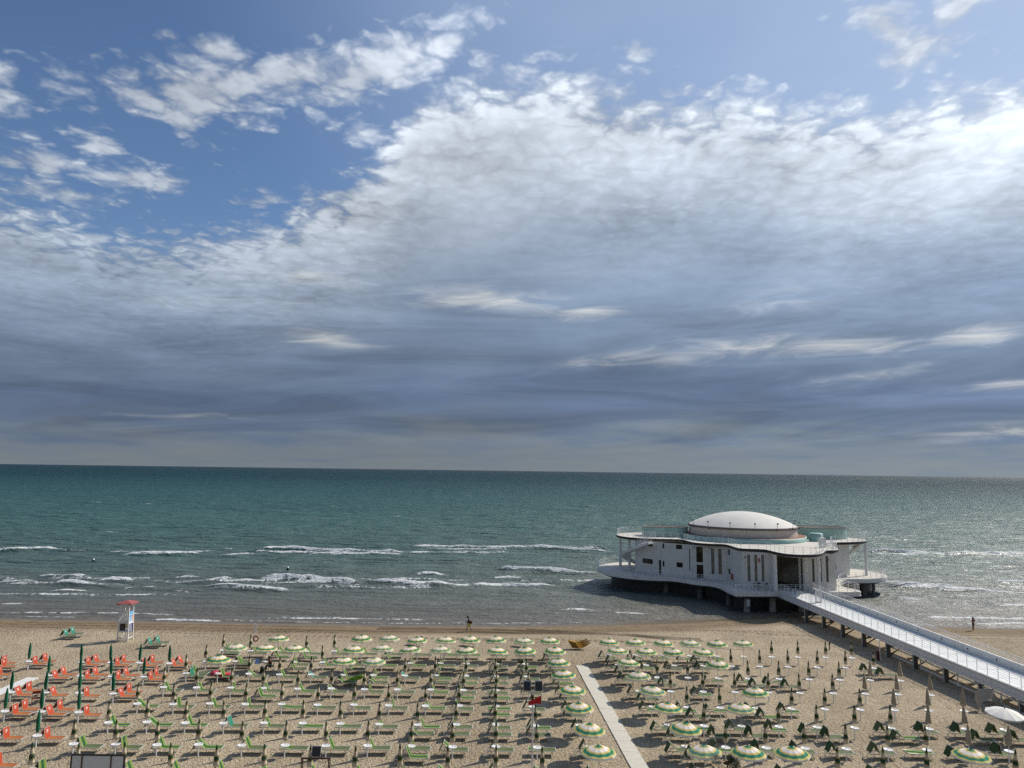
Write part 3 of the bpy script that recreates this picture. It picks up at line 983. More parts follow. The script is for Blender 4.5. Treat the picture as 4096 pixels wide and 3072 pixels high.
_G, _Y, _W, _O = (0.006, 0.185, 0.105, 1), (0.55, 0.47, 0.13, 1), (0.80, 0.72, 0.64, 1), (0.66, 0.50, 0.20, 1)
M_canopy = ramp_mat('banded_parasol_canvas', 'r',
                    [(0.0, _G), (0.17, _G), (0.22, _Y), (0.28, _O), (0.34, _W), (0.50, _W), (0.58, _O), (0.64, _Y), (0.69, _G), (0.82, _G), (0.87, _Y), (1.0, (0.66, 0.60, 0.30, 1))], 0.0, 1.10)
_fd = lambda c: tuple(v * 0.86 + 0.07 for v in c[:3]) + (1,)
M_faded = ramp_mat('sun_faded_banded_canvas', 'r',
                   [(0.0, _fd(_G)), (0.17, _fd(_G)), (0.22, _fd(_Y)), (0.28, _fd(_O)), (0.34, _fd(_W)), (0.50, _fd(_W)), (0.58, _fd(_O)), (0.64, _fd(_Y)), (0.69, _fd(_G)), (0.82, _fd(_G)), (0.87, _fd(_Y)), (1.0, _fd(_Y))], 0.0, 1.10)
_DG, _CR, _TN = (0.006, 0.062, 0.026, 1), (0.62, 0.54, 0.40, 1), (0.30, 0.22, 0.09, 1)
M_folded = ramp_mat('folded_banded_canvas', 'z',
                    [(0.0, _CR), (0.18, _CR), (0.26, _TN), (0.31, _DG), (0.42, _DG), (0.48, _TN), (0.54, _CR), (0.68, _CR), (0.76, _TN), (0.82, _DG), (1.0, _DG)], 1.10, 2.40)
_L, _D2 = (0.15, 0.235, 0.035, 1), (0.005, 0.075, 0.025, 1)
M_stripe = ramp_mat('striped_green_fabric', 'absy',
                    [(0.0, _D2), (0.26, _D2), (0.38, (0.07, 0.22, 0.04, 1)), (0.52, _L), (0.66, (0.27, 0.29, 0.07, 1)), (0.80, _L), (1.0, (0.11, 0.20, 0.035, 1))], 0.0, 0.35)

# ---------------------------------------------------------------- parasols
def pole_parts(top=2.40, tray=True, sleeve_h=0.70):
    parts = [('pole', MB().tube((0, 0, sleeve_h), (0, 0, top), 0.021, 6).mesh('pole', M_pole), []),
             ('sleeve', MB().tube((0, 0, -0.05), (0, 0, sleeve_h), 0.042, 8).mesh('sleeve', M_plastic), [])]
    if tray:
        parts.append(('tray_table', MB().lathe([(0.045, 0.64), (0.20, 0.70), (0.285, 0.735), (0.30, 0.80), (0.27, 0.805), (0.25, 0.785), (0.02, 0.785)], 14).mesh('tray_table', M_plastic, True), []))
    return parts


def open_canopy(mat, R=1.08, top=2.36, drop=0.42, valance_mat=None, n=10):
    mb = MB()
    rings = [0.03, 0.2, 0.4, 0.6, 0.8, 1.0]
    m = 2 * n
    vs = []
    for q in rings:
        for i in range(m):
            t = 2 * math.pi * i / m
            mid = i % 2
            r = R * q * (0.955 if mid else 1.0)
            z = top - drop * (0.62 * q + 0.38 * q * q) - (0.022 * q if mid else 0.0)
            vs.append((r * math.cos(t), r * math.sin(t), z))
    fs = [(j * m + i, (j + 1) * m + i, (j + 1) * m + (i + 1) % m, j * m + (i + 1) % m) for j in range(len(rings) - 1) for i in range(m)]
    fs.append(tuple(range(m)))
    mb.add(vs, [tuple(reversed(f)) for f in fs])
    canopy = mb.mesh('canopy', mat)
    vb = MB()
    rim = vs[-m:]
    for i in range(m):
        a, b = Vector(rim[i]), Vector(rim[(i + 1) % m])
        k = 4
        for j in range(k):
            p, q = a.lerp(b, j / k), a.lerp(b, (j + 0.86) / k)
            h = 0.085 + 0.03 * random.random()
            o1, o2 = p * 1.012, q * 1.012
            vb.add([p, q, (o2.x, o2.y, q.z - h), (o1.x, o1.y, p.z - h)], [(0, 1, 2, 3)])
    val = vb.mesh('valance', valance_mat or mat)
    rb = MB()
    for i in range(n):
        t = 2 * math.pi * i / n
        rb.tube((0, 0, top - 0.05), (R * 0.985 * math.cos(t), R * 0.985 * math.sin(t), top - drop - 0.012), 0.008, 4)
    ribs = rb.mesh('ribs', M_alu)
    return [('canopy', canopy, [('valance', val)]), ('ribs', ribs, []),
            ('finial', MB().lathe([(0.0, 0.10), (0.022, 0.07), (0.03, 0.02), (0.055, -0.01), (0.02, -0.03)], 8, (0, 0, top)).mesh('finial', M_green_u), [])]


def folded_canopy(mat, prof, seed, n=20, pleat=0.30):
    rr = random.Random(seed)
    mb = MB()
    vs, m = [], n
    ph = rr.random() * 6
    wob = [1 - pleat * (i % 2) * (0.7 + 0.6 * rr.random()) for i in range(m)]
    for r, z in prof:
        for i in range(m):
            t = 2 * math.pi * i / m + 0.5 * (z - 1.2)
            k = wob[i] * (1 + 0.12 * math.sin(3 * t + ph)) if r > 0.03 else 1
            zz_ = z - (0.05 * ((i * 7) % 5) / 4 if z < 1.3 else 0)
            vs.append((r * k * math.cos(t), r * k * math.sin(t), zz_))
    fs = [(j * m + i, j * m + (i + 1) % m, (j + 1) * m + (i + 1) % m, (j + 1) * m + i) for j in range(len(prof) - 1) for i in range(m)]
    mb.add(vs, [tuple(reversed(f)) for f in fs])
    return mb.mesh('folded_canopy', mat, True)


PROF_G = [(0.012, 2.41), (0.035, 2.34), (0.075, 2.12), (0.115, 1.80), (0.150, 1.50), (0.175, 1.26), (0.165, 1.14), (0.06, 1.16)]
PROF_D = [(0.012, 2.47), (0.045, 2.40), (0.090, 2.15), (0.120, 1.80), (0.125, 1.45), (0.105, 1.15), (0.07, 1.02), (0.03, 1.04)]
PROF_B = [(0.015, 2.46), (0.05, 2.38), (0.11, 2.05), (0.165, 1.65), (0.205, 1.30), (0.20, 1.22), (0.07, 1.24)]
base_parts = pole_parts()
tip = ('finial', MB().lathe([(0.0, 0.06), (0.02, 0.04), (0.016, -0.03)], 6, (0, 0, 2.42)).mesh('finial', M_alu), [])
OPEN = [base_parts + open_canopy(mt_, valance_mat=M_cream, drop=dr_) for mt_, dr_ in ((M_canopy, .42), (M_canopy, .46), (M_faded, .40), (M_canopy, .38))]
CLOSED = [base_parts + [('folded_canopy', folded_canopy(M_folded, PROF_G, k), []), tip] for k in range(6)]
CLOSED_DARK = [base_parts + [('folded_canopy', folded_canopy(M_green_u, PROF_D, 20 + k), []), tip] for k in range(4)]
CLOSED_BEIGE = [base_parts + [('folded_canopy', folded_canopy(M_beige, PROF_B, 30 + k), []), tip] for k in range(4)]
OPEN_WHITE = base_parts + open_canopy(M_cream, 1.25, 2.38, 0.40, M_cream)


# ---------------------------------------------------------------- sun loungers
def lounger_proto(theta, seat_m, back_m, hood_m, hood=True, logo=False, frame_m=None):
    fm = frame_m or M_alu
    wd, L, zs, hx = 0.345, 1.84, 0.37, 0.70
    parts = []
    fr = MB()
    for s in (-1, 1):
        fr.bar((0.02, s * wd, zs), (L, s * wd, zs), 0.042, 0.042)
    fr.bar((L, -wd - 0.016, zs), (L, wd + 0.016, zs), 0.05, 0.05)
    fr.bar((0.02, -wd, zs), (0.02, wd, zs), 0.03, 0.03)
    fr.bar((1.0, -wd, zs - 0.02), (1.0, wd, zs - 0.02), 0.025, 0.025)
    parts.append(('frame', fr.mesh('frame', fm), []))
    for nm, xa, xb in (('leg', 1.50, 1.70), ('leg', 0.40, 0.06)):
        lg = MB()
        for s in (-1, 1):
            lg.tube((xa, s * (wd - 0.02), zs), (xb, s * (wd - 0.02), 0.015), 0.020, 5)
        lg.tube((xb, -wd + 0.02, 0.015), (xb, wd - 0.02, 0.015), 0.020, 5)
        lg.tube((xa, wd - 0.02, zs - 0.05), ((xa + 1.0) / 2, wd - 0.02, zs - 0.03), 0.008, 4)
        parts.append((nm, lg.mesh('leg', fm), []))
    st = MB()
    n = 5
    vs = []
    for i in range(n + 1):
        x = hx + (L - 0.03 - hx) * i / n
        for y in (-wd + 0.01, 0.0, wd - 0.01):
            sag = 0.03 * math.sin(math.pi * i / n) * (1.0 if y == 0 else 0.55)
            vs.append((x, y, zs + 0.02 - sag))
    st.add(vs, [(i * 3 + j, (i + 1) * 3 + j, (i + 1) * 3 + j + 1, i * 3 + j + 1) for i in range(n) for j in range(2)])
    parts.append(('seat', st.mesh('seat', seat_m), []))
    c, s_ = math.cos(theta), math.sin(theta)
    bl = 0.68
    ax, azz = hx - bl * c, zs + 0.03 + bl * s_
    bk = MB()
    bk.sheet((hx, -wd + 0.02, zs + 0.03), (hx, wd - 0.02, zs + 0.03), (ax, wd - 0.02, azz), (ax, -wd + 0.02, azz), 0.012)
    subs = []
    bf = MB()
    for s in (-1, 1):
        bf.tube((hx, s * (wd - 0.01), zs + 0.02), (ax - 0.06 * c, s * (wd - 0.01), azz + 0.06 * s_), 0.018, 5)
    bf.tube((ax, -wd, azz), (ax, wd, azz), 0.016, 5)
    if theta > 0.3:
        bf.tube((hx - 0.5 * bl * c, wd - 0.03, zs + 0.5 * bl * s_), (0.12, wd - 0.03, zs), 0.009, 4)
        bf.tube((hx - 0.5 * bl * c, -wd + 0.03, zs + 0.5 * bl * s_), (0.12, -wd + 0.03, zs), 0.009, 4)
    subs.append(('back_frame', bf.mesh('back_frame', fm)))
    if logo:
        lg = MB()
        def pt2(u, v):      # on the panel, u across, v up; 8 mm proud
            return (hx - v * c + 0.009 * s_, u, zs + 0.03 + v * s_ + 0.009 * c)
        for stroke in ([(-.09, .50), (-.02, .53), (-.03, .45), (-.09, .41), (-.02, .37), (-.08, .34)], [(.02, .53), (.08, .50), (.05, .44), (.02, .47), (.08, .53), (.07, .38), (.02, .35)]):
            for p, q in zip(stroke[:-1], stroke[1:]):
                d = Vector((q[0] - p[0], q[1] - p[1]))
                d.normalize()
                w_ = 0.017
                nx, ny = -d.y * w_, d.x * w_
                lg.add([pt2(p[0] + nx, p[1] + ny), pt2(q[0] + nx, q[1] + ny), pt2(q[0] - nx, q[1] - ny), pt2(p[0] - nx, p[1] - ny)], [(0, 1, 2, 3)])
        subs.append(('printed_emblem', lg.mesh('printed_emblem', M_plastic)))
    parts.append(('backrest', bk.mesh('backrest', back_m), subs))
    if hood:
        hb = MB()
        if theta > 0.3:
            hxx, hz = max(ax - 0.36, -0.14), azz - 0.60
        else:
            hxx, hz = ax - 0.40, azz + 0.02
        hb.sheet((ax - 0.02, -wd + 0.01, azz), (ax - 0.02, wd - 0.01, azz), (hxx, wd - 0.01, hz), (hxx, -wd + 0.01, hz), 0.012)
        parts.append(('sun_hood', hb.mesh('sun_hood', hood_m), []))
    return parts


def lounger_set(seat_m, back_m, hood_m, logo=False):
    return {'up': lounger_proto(R(66), seat_m, back_m, hood_m, True, logo), 'steep': lounger_proto(R(80), seat_m, back_m, hood_m, True, logo),
            'lean': lounger_proto(R(42), seat_m, back_m, hood_m, True, logo), 'flat': lounger_proto(R(3), seat_m, back_m, hood_m, False, logo)}


LS_PLAIN = lounger_set(M_green_s, M_stripe, M_green_s)
LS_STRIPE = lounger_set(M_stripe, M_stripe, M_green_s)
LS_OLIVE = lounger_set(M_green_s, M_green_s, M_green_d)
LS_ORANGE = lounger_set(M_orange_s, M_orange_b, M_orange_d, True)
LS_TEAL = lounger_set(M_green_s, M_teal_f, M_green_s)
LS_DARK = lounger_set(M_blackgreen, M_blackgreen, M_blackgreen)
LS_TEALO = lounger_set(M_green_s, M_teal_f, M_teal_f, True)
KINDNAME = {id(LS_PLAIN): 'green', id(LS_STRIPE): 'green striped', id(LS_OLIVE): 'olive green', id(LS_TEAL): 'teal backed'}

rl = random.Random(5)


def lounger(ls, pose, label, loc, rz=0.0, group='sun loungers'):
    rz += rl.uniform(-0.035, 0.035)
    return spawn(ls[pose], 'sun_lounger', label, 'sun lounger', loc, (0, 0, rz), group)


def ground(x, y):
    return float(sand_h(np.array([x]), np.array([y]))[0])


# ---- left block of green parasols
LEFT_OPEN = {(-7, 6), (-4, 6), (-3, 6), (-2, 6), (-1, 6), (0, 6), (1, 6), (2, 6), (-8, 5), (-7, 5), (-6, 5), (-4, 5), (-3, 5), (-2, 5), (-1, 5),
             (0, 5), (1, 5), (2, 5), (-8, 4), (-4, 4), (-3, 4)} | {(3, j) for j in range(-1, 7)}
LEFT_TWO = {(-9, 6), (-7, 6), (-6, 6), (-3, 6), (3, 6), (-8, 5), (-6, 5), (-4, 5), (-1, 5), (1, 5), (2, 5), (3, 5), (-9, 4), (-4, 4), (-3, 4), (-1, 4), (0, 4), (1, 4),
            (2, 4), (3, 4), (-6, 3), (0, 3), (1, 3), (3, 3), (3, 2), (0, 1), (1, 1), (2, 1), (-1, 1), (-1, 0), (1, 2)}
LEFT_NONE = {(-7, 5)}
TEAL_CELLS = {(-9, 4), (-6, 1), (-5, 4), (-2, 4)}
FLAT_CELLS = {(-5, 2), (-4, 2), (-4, 1), (-3, 1), (-4, 0), (-2, 6), (1, 6), (1, 3), (-3, 5), (2, 0), (1, 2)}
for j in range(6, -2, -1):
    for i in range(-9, 4):
        Y0 = 50.62 + 4.17 * j + 0.016 * (i * 2.77)
        X0 = -3.67 + 2.77 * i
        if i == 3:
            X0 = 5.42 - 0.050 * (Y0 - 50.6)
        elif i >= 0:
            X0 += 0.05 + 0.07 * i - (0.012 + 0.005 * i) * (Y0 - 50.6)
        X0 += rl.uniform(-0.06, 0.06)
        row, colm = ORD[7 - j], ORD[4 - i]
        opn = (i, j) in LEFT_OPEN
        lab = f"{'open green and white banded' if opn else 'closed green and cream'} parasol, {row} row from sea, {colm} left of the concrete walkway"
        if opn:
            lab = f"open banded green parasol, {row} row from sea, {colm} left of the concrete walkway"
        pr = rl.choice(OPEN if opn else CLOSED)
        tl_ = 0.055 if opn else 0.03
        pz = spawn(pr, 'beach_parasol', lab, 'parasol', (X0, Y0, ground(X0, Y0)), (rl.uniform(-tl_, tl_), rl.uniform(-tl_, tl_), rl.uniform(0, 6.28)), 'green parasols left of the walkway')
        pz.scale = (1, 1, rl.uniform(0.95, 1.03))
        if (i, j) in LEFT_NONE:
            continue
        two = (i, j) in LEFT_TWO
        for k in range(2 if two else 1):
            if (i, j) in TEAL_CELLS and k == 0:
                ls = LS_TEAL
            else:
                ls = rl.choice([LS_PLAIN, LS_PLAIN, LS_STRIPE] if i < -1 else [LS_PLAIN, LS_OLIVE, LS_STRIPE])
            pose = 'flat' if ((i, j) in FLAT_CELLS and k == 0) else rl.choice(['up', 'up', 'up', 'steep', 'lean'])
            hx = X0 - 0.45 + rl.uniform(-0.15, 0.15) - (0.25 if i >= 0 else 0.0)
            hy = Y0 + (0.72 if k == 0 else -0.62) + rl.uniform(-0.08, 0.08)
            if i <= -8 and two and k == 1:
                hy = Y0 + 1.75
            who = (('far ' if (hy > Y0 + 1.0 or k == 0) else 'near ') if two else '')
            if i <= -8 and two:
                who = 'near ' if k == 0 else 'far '
            lounger(ls, pose, f"{who}{KINDNAME[id(ls)]} sun lounger by parasol, {row} row from sea, {colm} left of walkway", (hx, hy, ground(hx, hy)), 0.0, 'green sun loungers left of the walkway')

# ---- right block
RIGHT_OPEN = {(-4, j) for j in range(-1, 7)} | {(i, 6) for i in range(-4, 2)} | {(i, 5) for i in range(-4, 0)} | {(-1, 4), (-1, 2), (-2, 1), (-3, -1), (-2, -1), (2, -1)}
RIGHT_BEIGE = {(4, 4), (5, 4), (3, 3), (4, 3), (5, 3), (3, 2), (4, 2), (5, 2), (3, 1), (4, 1), (3, 0), (4, 0)}
RIGHT_MAX = {6: 5, 5: 5, 4: 5, 3: 5, 2: 5, 1: 5, 0: 4, -1: 3}
RIGHT_L = {6: {-4: 2, -3: 2, -2: 1, -1: 2, 0: 1}, 5: {-4: 2, -3: 1, -2: 1, -1: 1, 5: 2}, 4: {-4: 1, -3: 2, -1: 1, 0: 2, 1: 2}, 3: {-4: 2, -2: 1},
           2: {-4: 1, -3: 2, -2: 1, -1: 2, 0: 1}, 1: {-4: 2, -3: 2, -2: 2, -1: 1, 0: 2, 2: 2, 3: 1, 4: 2, 5: 2},
           0: {-4: 2, -3: 1, -2: 1, -1: 1, 0: 1, 1: 1, 2: 1, 3: 1, 4: 1}, -1: {-4: 1, -3: 1, -2: 1, -1: 1, 0: 1, 1: 1, 2: 1, 3: 1}}
for j in range(6, -2, -1):
    for i in range(-4, RIGHT_MAX[j] + 1):
        X0, Y0 = 22.75 + 2.72 * i - 0.073 * 4.12 * j + rl.uniform(-.05, .05), 51.1 + 4.12 * j - (0.35 if j == 6 else 0.0)
        row, colm = ORD[7 - j], ORD[i + 5]
        rot = (rl.uniform(-.04, .04), rl.uniform(-.04, .04), rl.uniform(0, 6.28))
        if (i, j) == (5, 1):
            pr, st = OPEN_WHITE, 'open plain white fringed'
            rot = (0.10, 0.0, 0.3)
        elif (i, j) in RIGHT_BEIGE:
            pr, st = rl.choice(CLOSED_BEIGE), 'closed plain beige'
        elif (i, j) in RIGHT_OPEN:
            pr, st = rl.choice(OPEN), 'open banded green'
        else:
            pr, st = rl.choice(CLOSED), 'closed green and cream'
        spawn(pr, 'beach_parasol', f"{st} parasol, {row} row from sea, {colm} right of the walkway", 'parasol', (X0, Y0, ground(X0, Y0)), rot, 'parasols right of the walkway')
        nl = RIGHT_L[j].get(i, 0)
        for k in range(nl):
            ls = rl.choice([LS_OLIVE, LS_OLIVE, LS_PLAIN, LS_STRIPE])
            pose = 'flat' if (i, j) == (2, 0) else rl.choice(['up', 'up', 'lean', 'steep'])
            hx = X0 - 1.02 + (0.75 if k else 0.0) + rl.uniform(-0.12, 0.12)
            hy = Y0 + (0.62 if k == 0 else -0.72) + rl.uniform(-0.08, 0.08)
            who = ('far ' if k == 0 else 'near ') if nl == 2 else ''
            lounger(ls, pose, f"{who}{KINDNAME[id(ls)]} sun lounger by parasol, {row} row from sea, {colm} right of walkway", (hx, hy, ground(hx, hy)), 0.0, 'green sun loungers right of the walkway')

# ---- orange block
OR_ROWS = [(70.1, [-31.55, -34.35, -37.0, -39.7, -44.65]), (65.65, [-31.72, -34.48, -37.2, -39.98]), (60.9, [-31.72, -34.5, -37.23, -40.0]),
           (56.35, [-31.83, -34.59, -37.34]), (51.55, [-31.82, -34.6]), (46.9, [-31.9])]
OR_ONE = {(2, 1), (2, 2), (3, 0), (4, 0), (4, 1), (5, 0)}
for r_, (Y0, xs_) in enumerate(OR_ROWS):
    for c_, X0 in enumerate(xs_):
        pl = f"{ORD[r_ + 1]} row from sea, {ORD[c_ + 1]} from right"
        spawn(rl.choice(CLOSED_DARK), 'beach_parasol', f"closed dark green parasol among orange loungers, {pl}", 'parasol', (X0, Y0, 0), (rl.uniform(-.02, .02), rl.uniform(.0, .05), rl.uniform(0, 6.28)), 'dark green parasols by the orange loungers')
        two = (r_, c_) not in OR_ONE
        for k in range(2 if two else 1):
            hx, hy = X0 - 0.42 + rl.uniform(-.1, .1) + 0.12 * k, Y0 + 0.75 + 1.12 * k + rl.uniform(-.06, .06)
            who = ('near ' if k == 0 else 'far ') if two else ''
            lounger(LS_ORANGE, rl.choice(['steep', 'steep', 'up']), f"{who}orange sun lounger by dark green parasol, {pl}", (hx, hy, ground(hx, hy)), 0.0, 'orange sun loungers')
for n_, (hx, hy) in enumerate([(-48.1, 71.0), (-47.4, 69.9), (-46.0, 67.3), (-46.1, 66.2)]):
    lounger(LS_ORANGE, 'steep', ['far orange sun lounger at the left edge, first row from sea', 'near orange sun lounger at the left edge, first row from sea',
                                 'far orange sun lounger left of white plank path, second row', 'near orange sun lounger left of white plank path, second row'][n_], (hx, hy, 0), 0.0, 'orange sun loungers')
# teal pairs in front, near the lifeguard tower
for n_, (hx, hy) in enumerate([(-49.2, 82.4), (-49.0, 83.3), (-38.3, 79.0), (-37.9, 79.9)]):
    lounger(LS_TEALO, 'up', ['near teal backed lounger of the pair left of the lifeguard tower', 'far teal backed lounger of the pair left of the lifeguard tower',
                             'near teal backed lounger of the pair right of the lifeguard tower', 'far teal backed lounger of the pair right of the lifeguard tower'][n_], (hx, hy, ground(hx, hy)), 0.05, 'teal sun loungers on the open sand')
# dark chairs beyond the front row
for n_, (hx, hy) in enumerate([(-9.2, 81.2), (-3.4, 81.2), (2.3, 81.2)]):
    lounger(LS_DARK, 'up', f"black green lounger on open sand behind the front parasols, {['leftmost', 'middle', 'rightmost'][n_]} of three", (hx, hy, ground(hx, hy)), R(155), 'dark loungers beyond the front row')

# ---------------------------------------------------------------- concrete walkway and plank path
walk = thing('concrete_walkway', 'straight pale concrete slab walkway between the two green parasol blocks', 'walkway')
walk['kind'] = 'structure'
del walk['category']
WX = lambda y: 7.20 - 0.0555 * (y - 74.3)          # centre line of the walkway
slab_me = MB().box((0, 0, 0), (1.14, 0.985, 0.07)).mesh('slab', M_slab)
y = 74.1
while y > 38.0:
    o = put('slab', slab_me, walk, (WX(y - 0.5) + random.uniform(-.012, .012), y - 0.5, 0.035 + random.uniform(-.006, .008)), (random.uniform(-.006, .006), random.uniform(-.006, .006), 0.0553 + random.uniform(-.01, .01)))
    y -= 1.0
path = thing('plank_path', 'white plank path through the orange sun loungers at left', 'path')
path['kind'] = 'structure'
del path['category']
plank_me = MB().box((0, 0, 0), (1.12, 0.23, 0.04)).mesh('plank', M_plank)
y = 67.5
while y > 42.0:
    put('plank', plank_me, path, (-42.52 + random.uniform(-.02, .02), y, 0.03 + random.uniform(-.004, .004)), (0, 0, random.uniform(-.02, .02)))
    y -= 0.25

# ---------------------------------------------------------------- the pavilion on piles
ZL, ZU, ZS = 2.60, 8.15, 7.72
CX, CY = 39.3, 124.8
pav = thing('seaside_pavilion', 'white domed round pavilion standing on piles in the sea', 'pavilion', (CX, CY, 0))


def loc2(p):
    return (p[0] - CX, p[1] - CY)


def arc(cx, cy, r, a0, a1, n):
    return [(cx + r * math.cos(R(a0 + (a1 - a0) * i / n)), cy + r * math.sin(R(a0 + (a1 - a0) * i / n))) for i in range(n + 1)]


lower = [(31.62, 104.45), (31.66, 104.02), (32.2, 104.0), (35.5, 104.3), (41, 104.7), (45.5, 105.0), (50.0, 105.2), (50.2, 107.5), (49.2, 110.0), (50.2, 113.4), (52.6, 117.4)]
lower += arc(55.8, 125.4, 7.2, -100, 95, 12) + [(49, 133.5), (40, 136.5), (31.5, 136.0)] + arc(25.0, 127.4, 9.8, 115, 268, 12)
lower += [(25.6, 117.6), (27.0, 116.4), (28.6, 113.9), (30.8, 112.8), (31.5, 110.6), (31.4, 106.6)]
lower = [loc2(p) for p in chaikin(lower, 2)]
upper = [(18.4, 129.5), (18.9, 125.4), (20.9, 122.8), (24.0, 121.9), (26.8, 121.6), (28.4, 121.2), (28.6, 118.8), (29.0, 115.9), (31.0, 114.5), (33.2, 114.4), (33.5, 112.1), (33.5, 109.0),
         (33.75, 108.1), (34.2, 107.75), (35.9, 107.6), (37.1, 107.2), (37.2, 105.3), (37.6, 102.2), (38.9, 100.7), (40.9, 100.7), (42.8, 102.1), (44.2, 104.1), (45.4, 106.6), (47.2, 107.2),
         (48.6, 109.0), (49.6, 113.5), (51.4, 118.2), (52.8, 119.7), (55.0, 120.1), (58.1, 121.7), (60.3, 124.3), (60.6, 127.8), (57.5, 131.0), (52, 132.6), (46, 135), (39, 136.4), (31, 135.6), (25, 135.0), (20.6, 133.2)]
upper = [loc2(p) for p in chaikin(upper, 2)]


def decked(name, ring, ztop, thick, edge_m, top_m, soffit_m, curb):
    o = MB().slab(ring, ztop - thick, ztop).build(name, edge_m, pav)
    MB().slab(offset(ring, 0.22), ztop + 0.003, ztop + 0.02).build('paving', top_m, o)
    return o


low = decked('lower_terrace', lower, ZL, 0.62, M_white, M_tile, M_conc, True)
MB().strip(offset(lower, -0.07), ZL - 0.20, ZL - 0.02).strip(offset(lower, -0.10), ZL - 0.62, ZL - 0.52).build('fascia_moulding', M_white, low)
# up-stand carrying the rail
MB().slab(offset(lower, -0.05), ZL - 0.66, ZL - 0.624).build('drip_edge', M_black, low)
upr = MB().slab(upper, ZU - 0.20, ZU).build('upper_terrace', M_white, pav)
MB().slab(offset(upper, 0.10), ZU + 0.003, ZU + 0.02).build('paving', M_tile, upr)
MB().strip(offset(upper, -0.06), ZU - 0.36, ZU - 0.02).build('black_edge_band', M_black, upr)
MB().slab(offset(upper, 0.12), ZS, ZU - 0.204).build('soffit', M_white, upr)
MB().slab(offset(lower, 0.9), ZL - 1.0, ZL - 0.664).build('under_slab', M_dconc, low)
MB().strip(offset(lower, 2.3), -2.0, ZL - 1.004).build('underdeck_shade_wall', M_black, low)  # black ring added under the deck to darken the space behind the piles


def railing(name, ring, z, h, parent, closed=True, rails=4, step=1.25, mat=M_rail, pr=0.030, rr=0.018):
    mb = MB()
    pts = resample(ring, step, closed)
    for x, y_ in pts:
        mb.tube((x, y_, z), (x, y_, z + h), pr, 4)
    loop = pts + ([pts[0]] if closed else [])
    for k in range(1, rails + 1):
        zz_ = z + h * k / rails
        for a, b in zip(loop[:-1], loop[1:]):
            mb.tube((a[0], a[1], zz_), (b[0], b[1], zz_), rr * (1.5 if k == rails else 1.0), 4)
    return mb.build(name, mat, parent)


railing('terrace_railing', offset(lower, 0.12), ZL, 0.95, low)
railing('roof_railing', offset(upper, 0.14), ZU, 1.0, upr)

# outer walls, left to right as seen from the beach, with openings (u0, u1, z0, z1, columns, rows, glass)
GD, GG = M_glass, M_gglass
WALLS = [((21.0, 124.0), (24.6, 119.6), [(1.61, 3.78, 4.12, 4.90, 4, 1, GD), (2.65, 3.74, 6.92, 7.45, 2, 1, GD), (5.02, 5.50, 2.66, 4.95, 1, 1, GD)]),
         ((24.6, 119.6), (28.0, 117.2), [(0.10, 0.42, 6.86, 7.62, 1, 1, GD), (0.10, 0.42, 3.96, 4.86, 1, 1, GD), (2.40, 3.45, 6.92, 7.62, 2, 1, GD), (2.45, 3.50, 4.08, 4.84, 2, 1, GD)]),
         ((28.0, 117.2), (33.5, 114.8), [(0.43, 0.56, 3.65, 7.06, 1, 1, GD), (1.53, 2.54, 5.08, 7.48, 1, 1, GD), (1.55, 2.58, 2.66, 4.73, 1, 1, GD), (3.82, 4.28, 3.45, 7.29, 1, 2, GG), (4.90, 5.40, 3.48, 7.33, 1, 3, GG)]),
         ((33.5, 114.8), (33.9, 108.0), [(0.92, 1.89, 6.62, 7.45, 1, 1, GD), (0.90, 1.92, 3.80, 4.54, 1, 1, GD)]),
         ((33.9, 108.0), (38.2, 106.4), [(0.74, 1.11, 3.55, 7.30, 1, 2, GG), (1.73, 2.07, 3.58, 7.35, 1, 2, GG), (2.69, 3.02, 3.62, 7.37, 1, 2, GG)]),
         ((38.2, 107.6), (42.0, 106.8), [(0.30, 3.55, 2.66, 7.30, 3, 2, GD)]),
         ((42.0, 106.0), (46.8, 106.3), [(1.29, 1.66, 3.78, 7.04, 1, 2, GG), (2.46, 2.72, 3.79, 7.10, 1, 2, GG), (3.34, 3.71, 3.79, 7.46, 1, 2, GG)]),
         ((46.8, 106.3), (47.6, 112.0), []),
         ((47.6, 112.0), (50.0, 117.5), []),
         ((50.0, 117.5), (56.3, 122.6), [(2.75, 3.73, 6.65, 7.52, 1, 1, GD), (3.05, 3.74, 3.79, 4.65, 1, 1, GD)]),
         ((56.3, 122.6), (57.2, 125.5), []), ((57.2, 125.5), (54, 131.0), []), ((54, 131.0), (40, 134.5), []), ((40, 134.5), (25, 132.5), []), ((25, 132.5), (21.0, 124.0), [])]


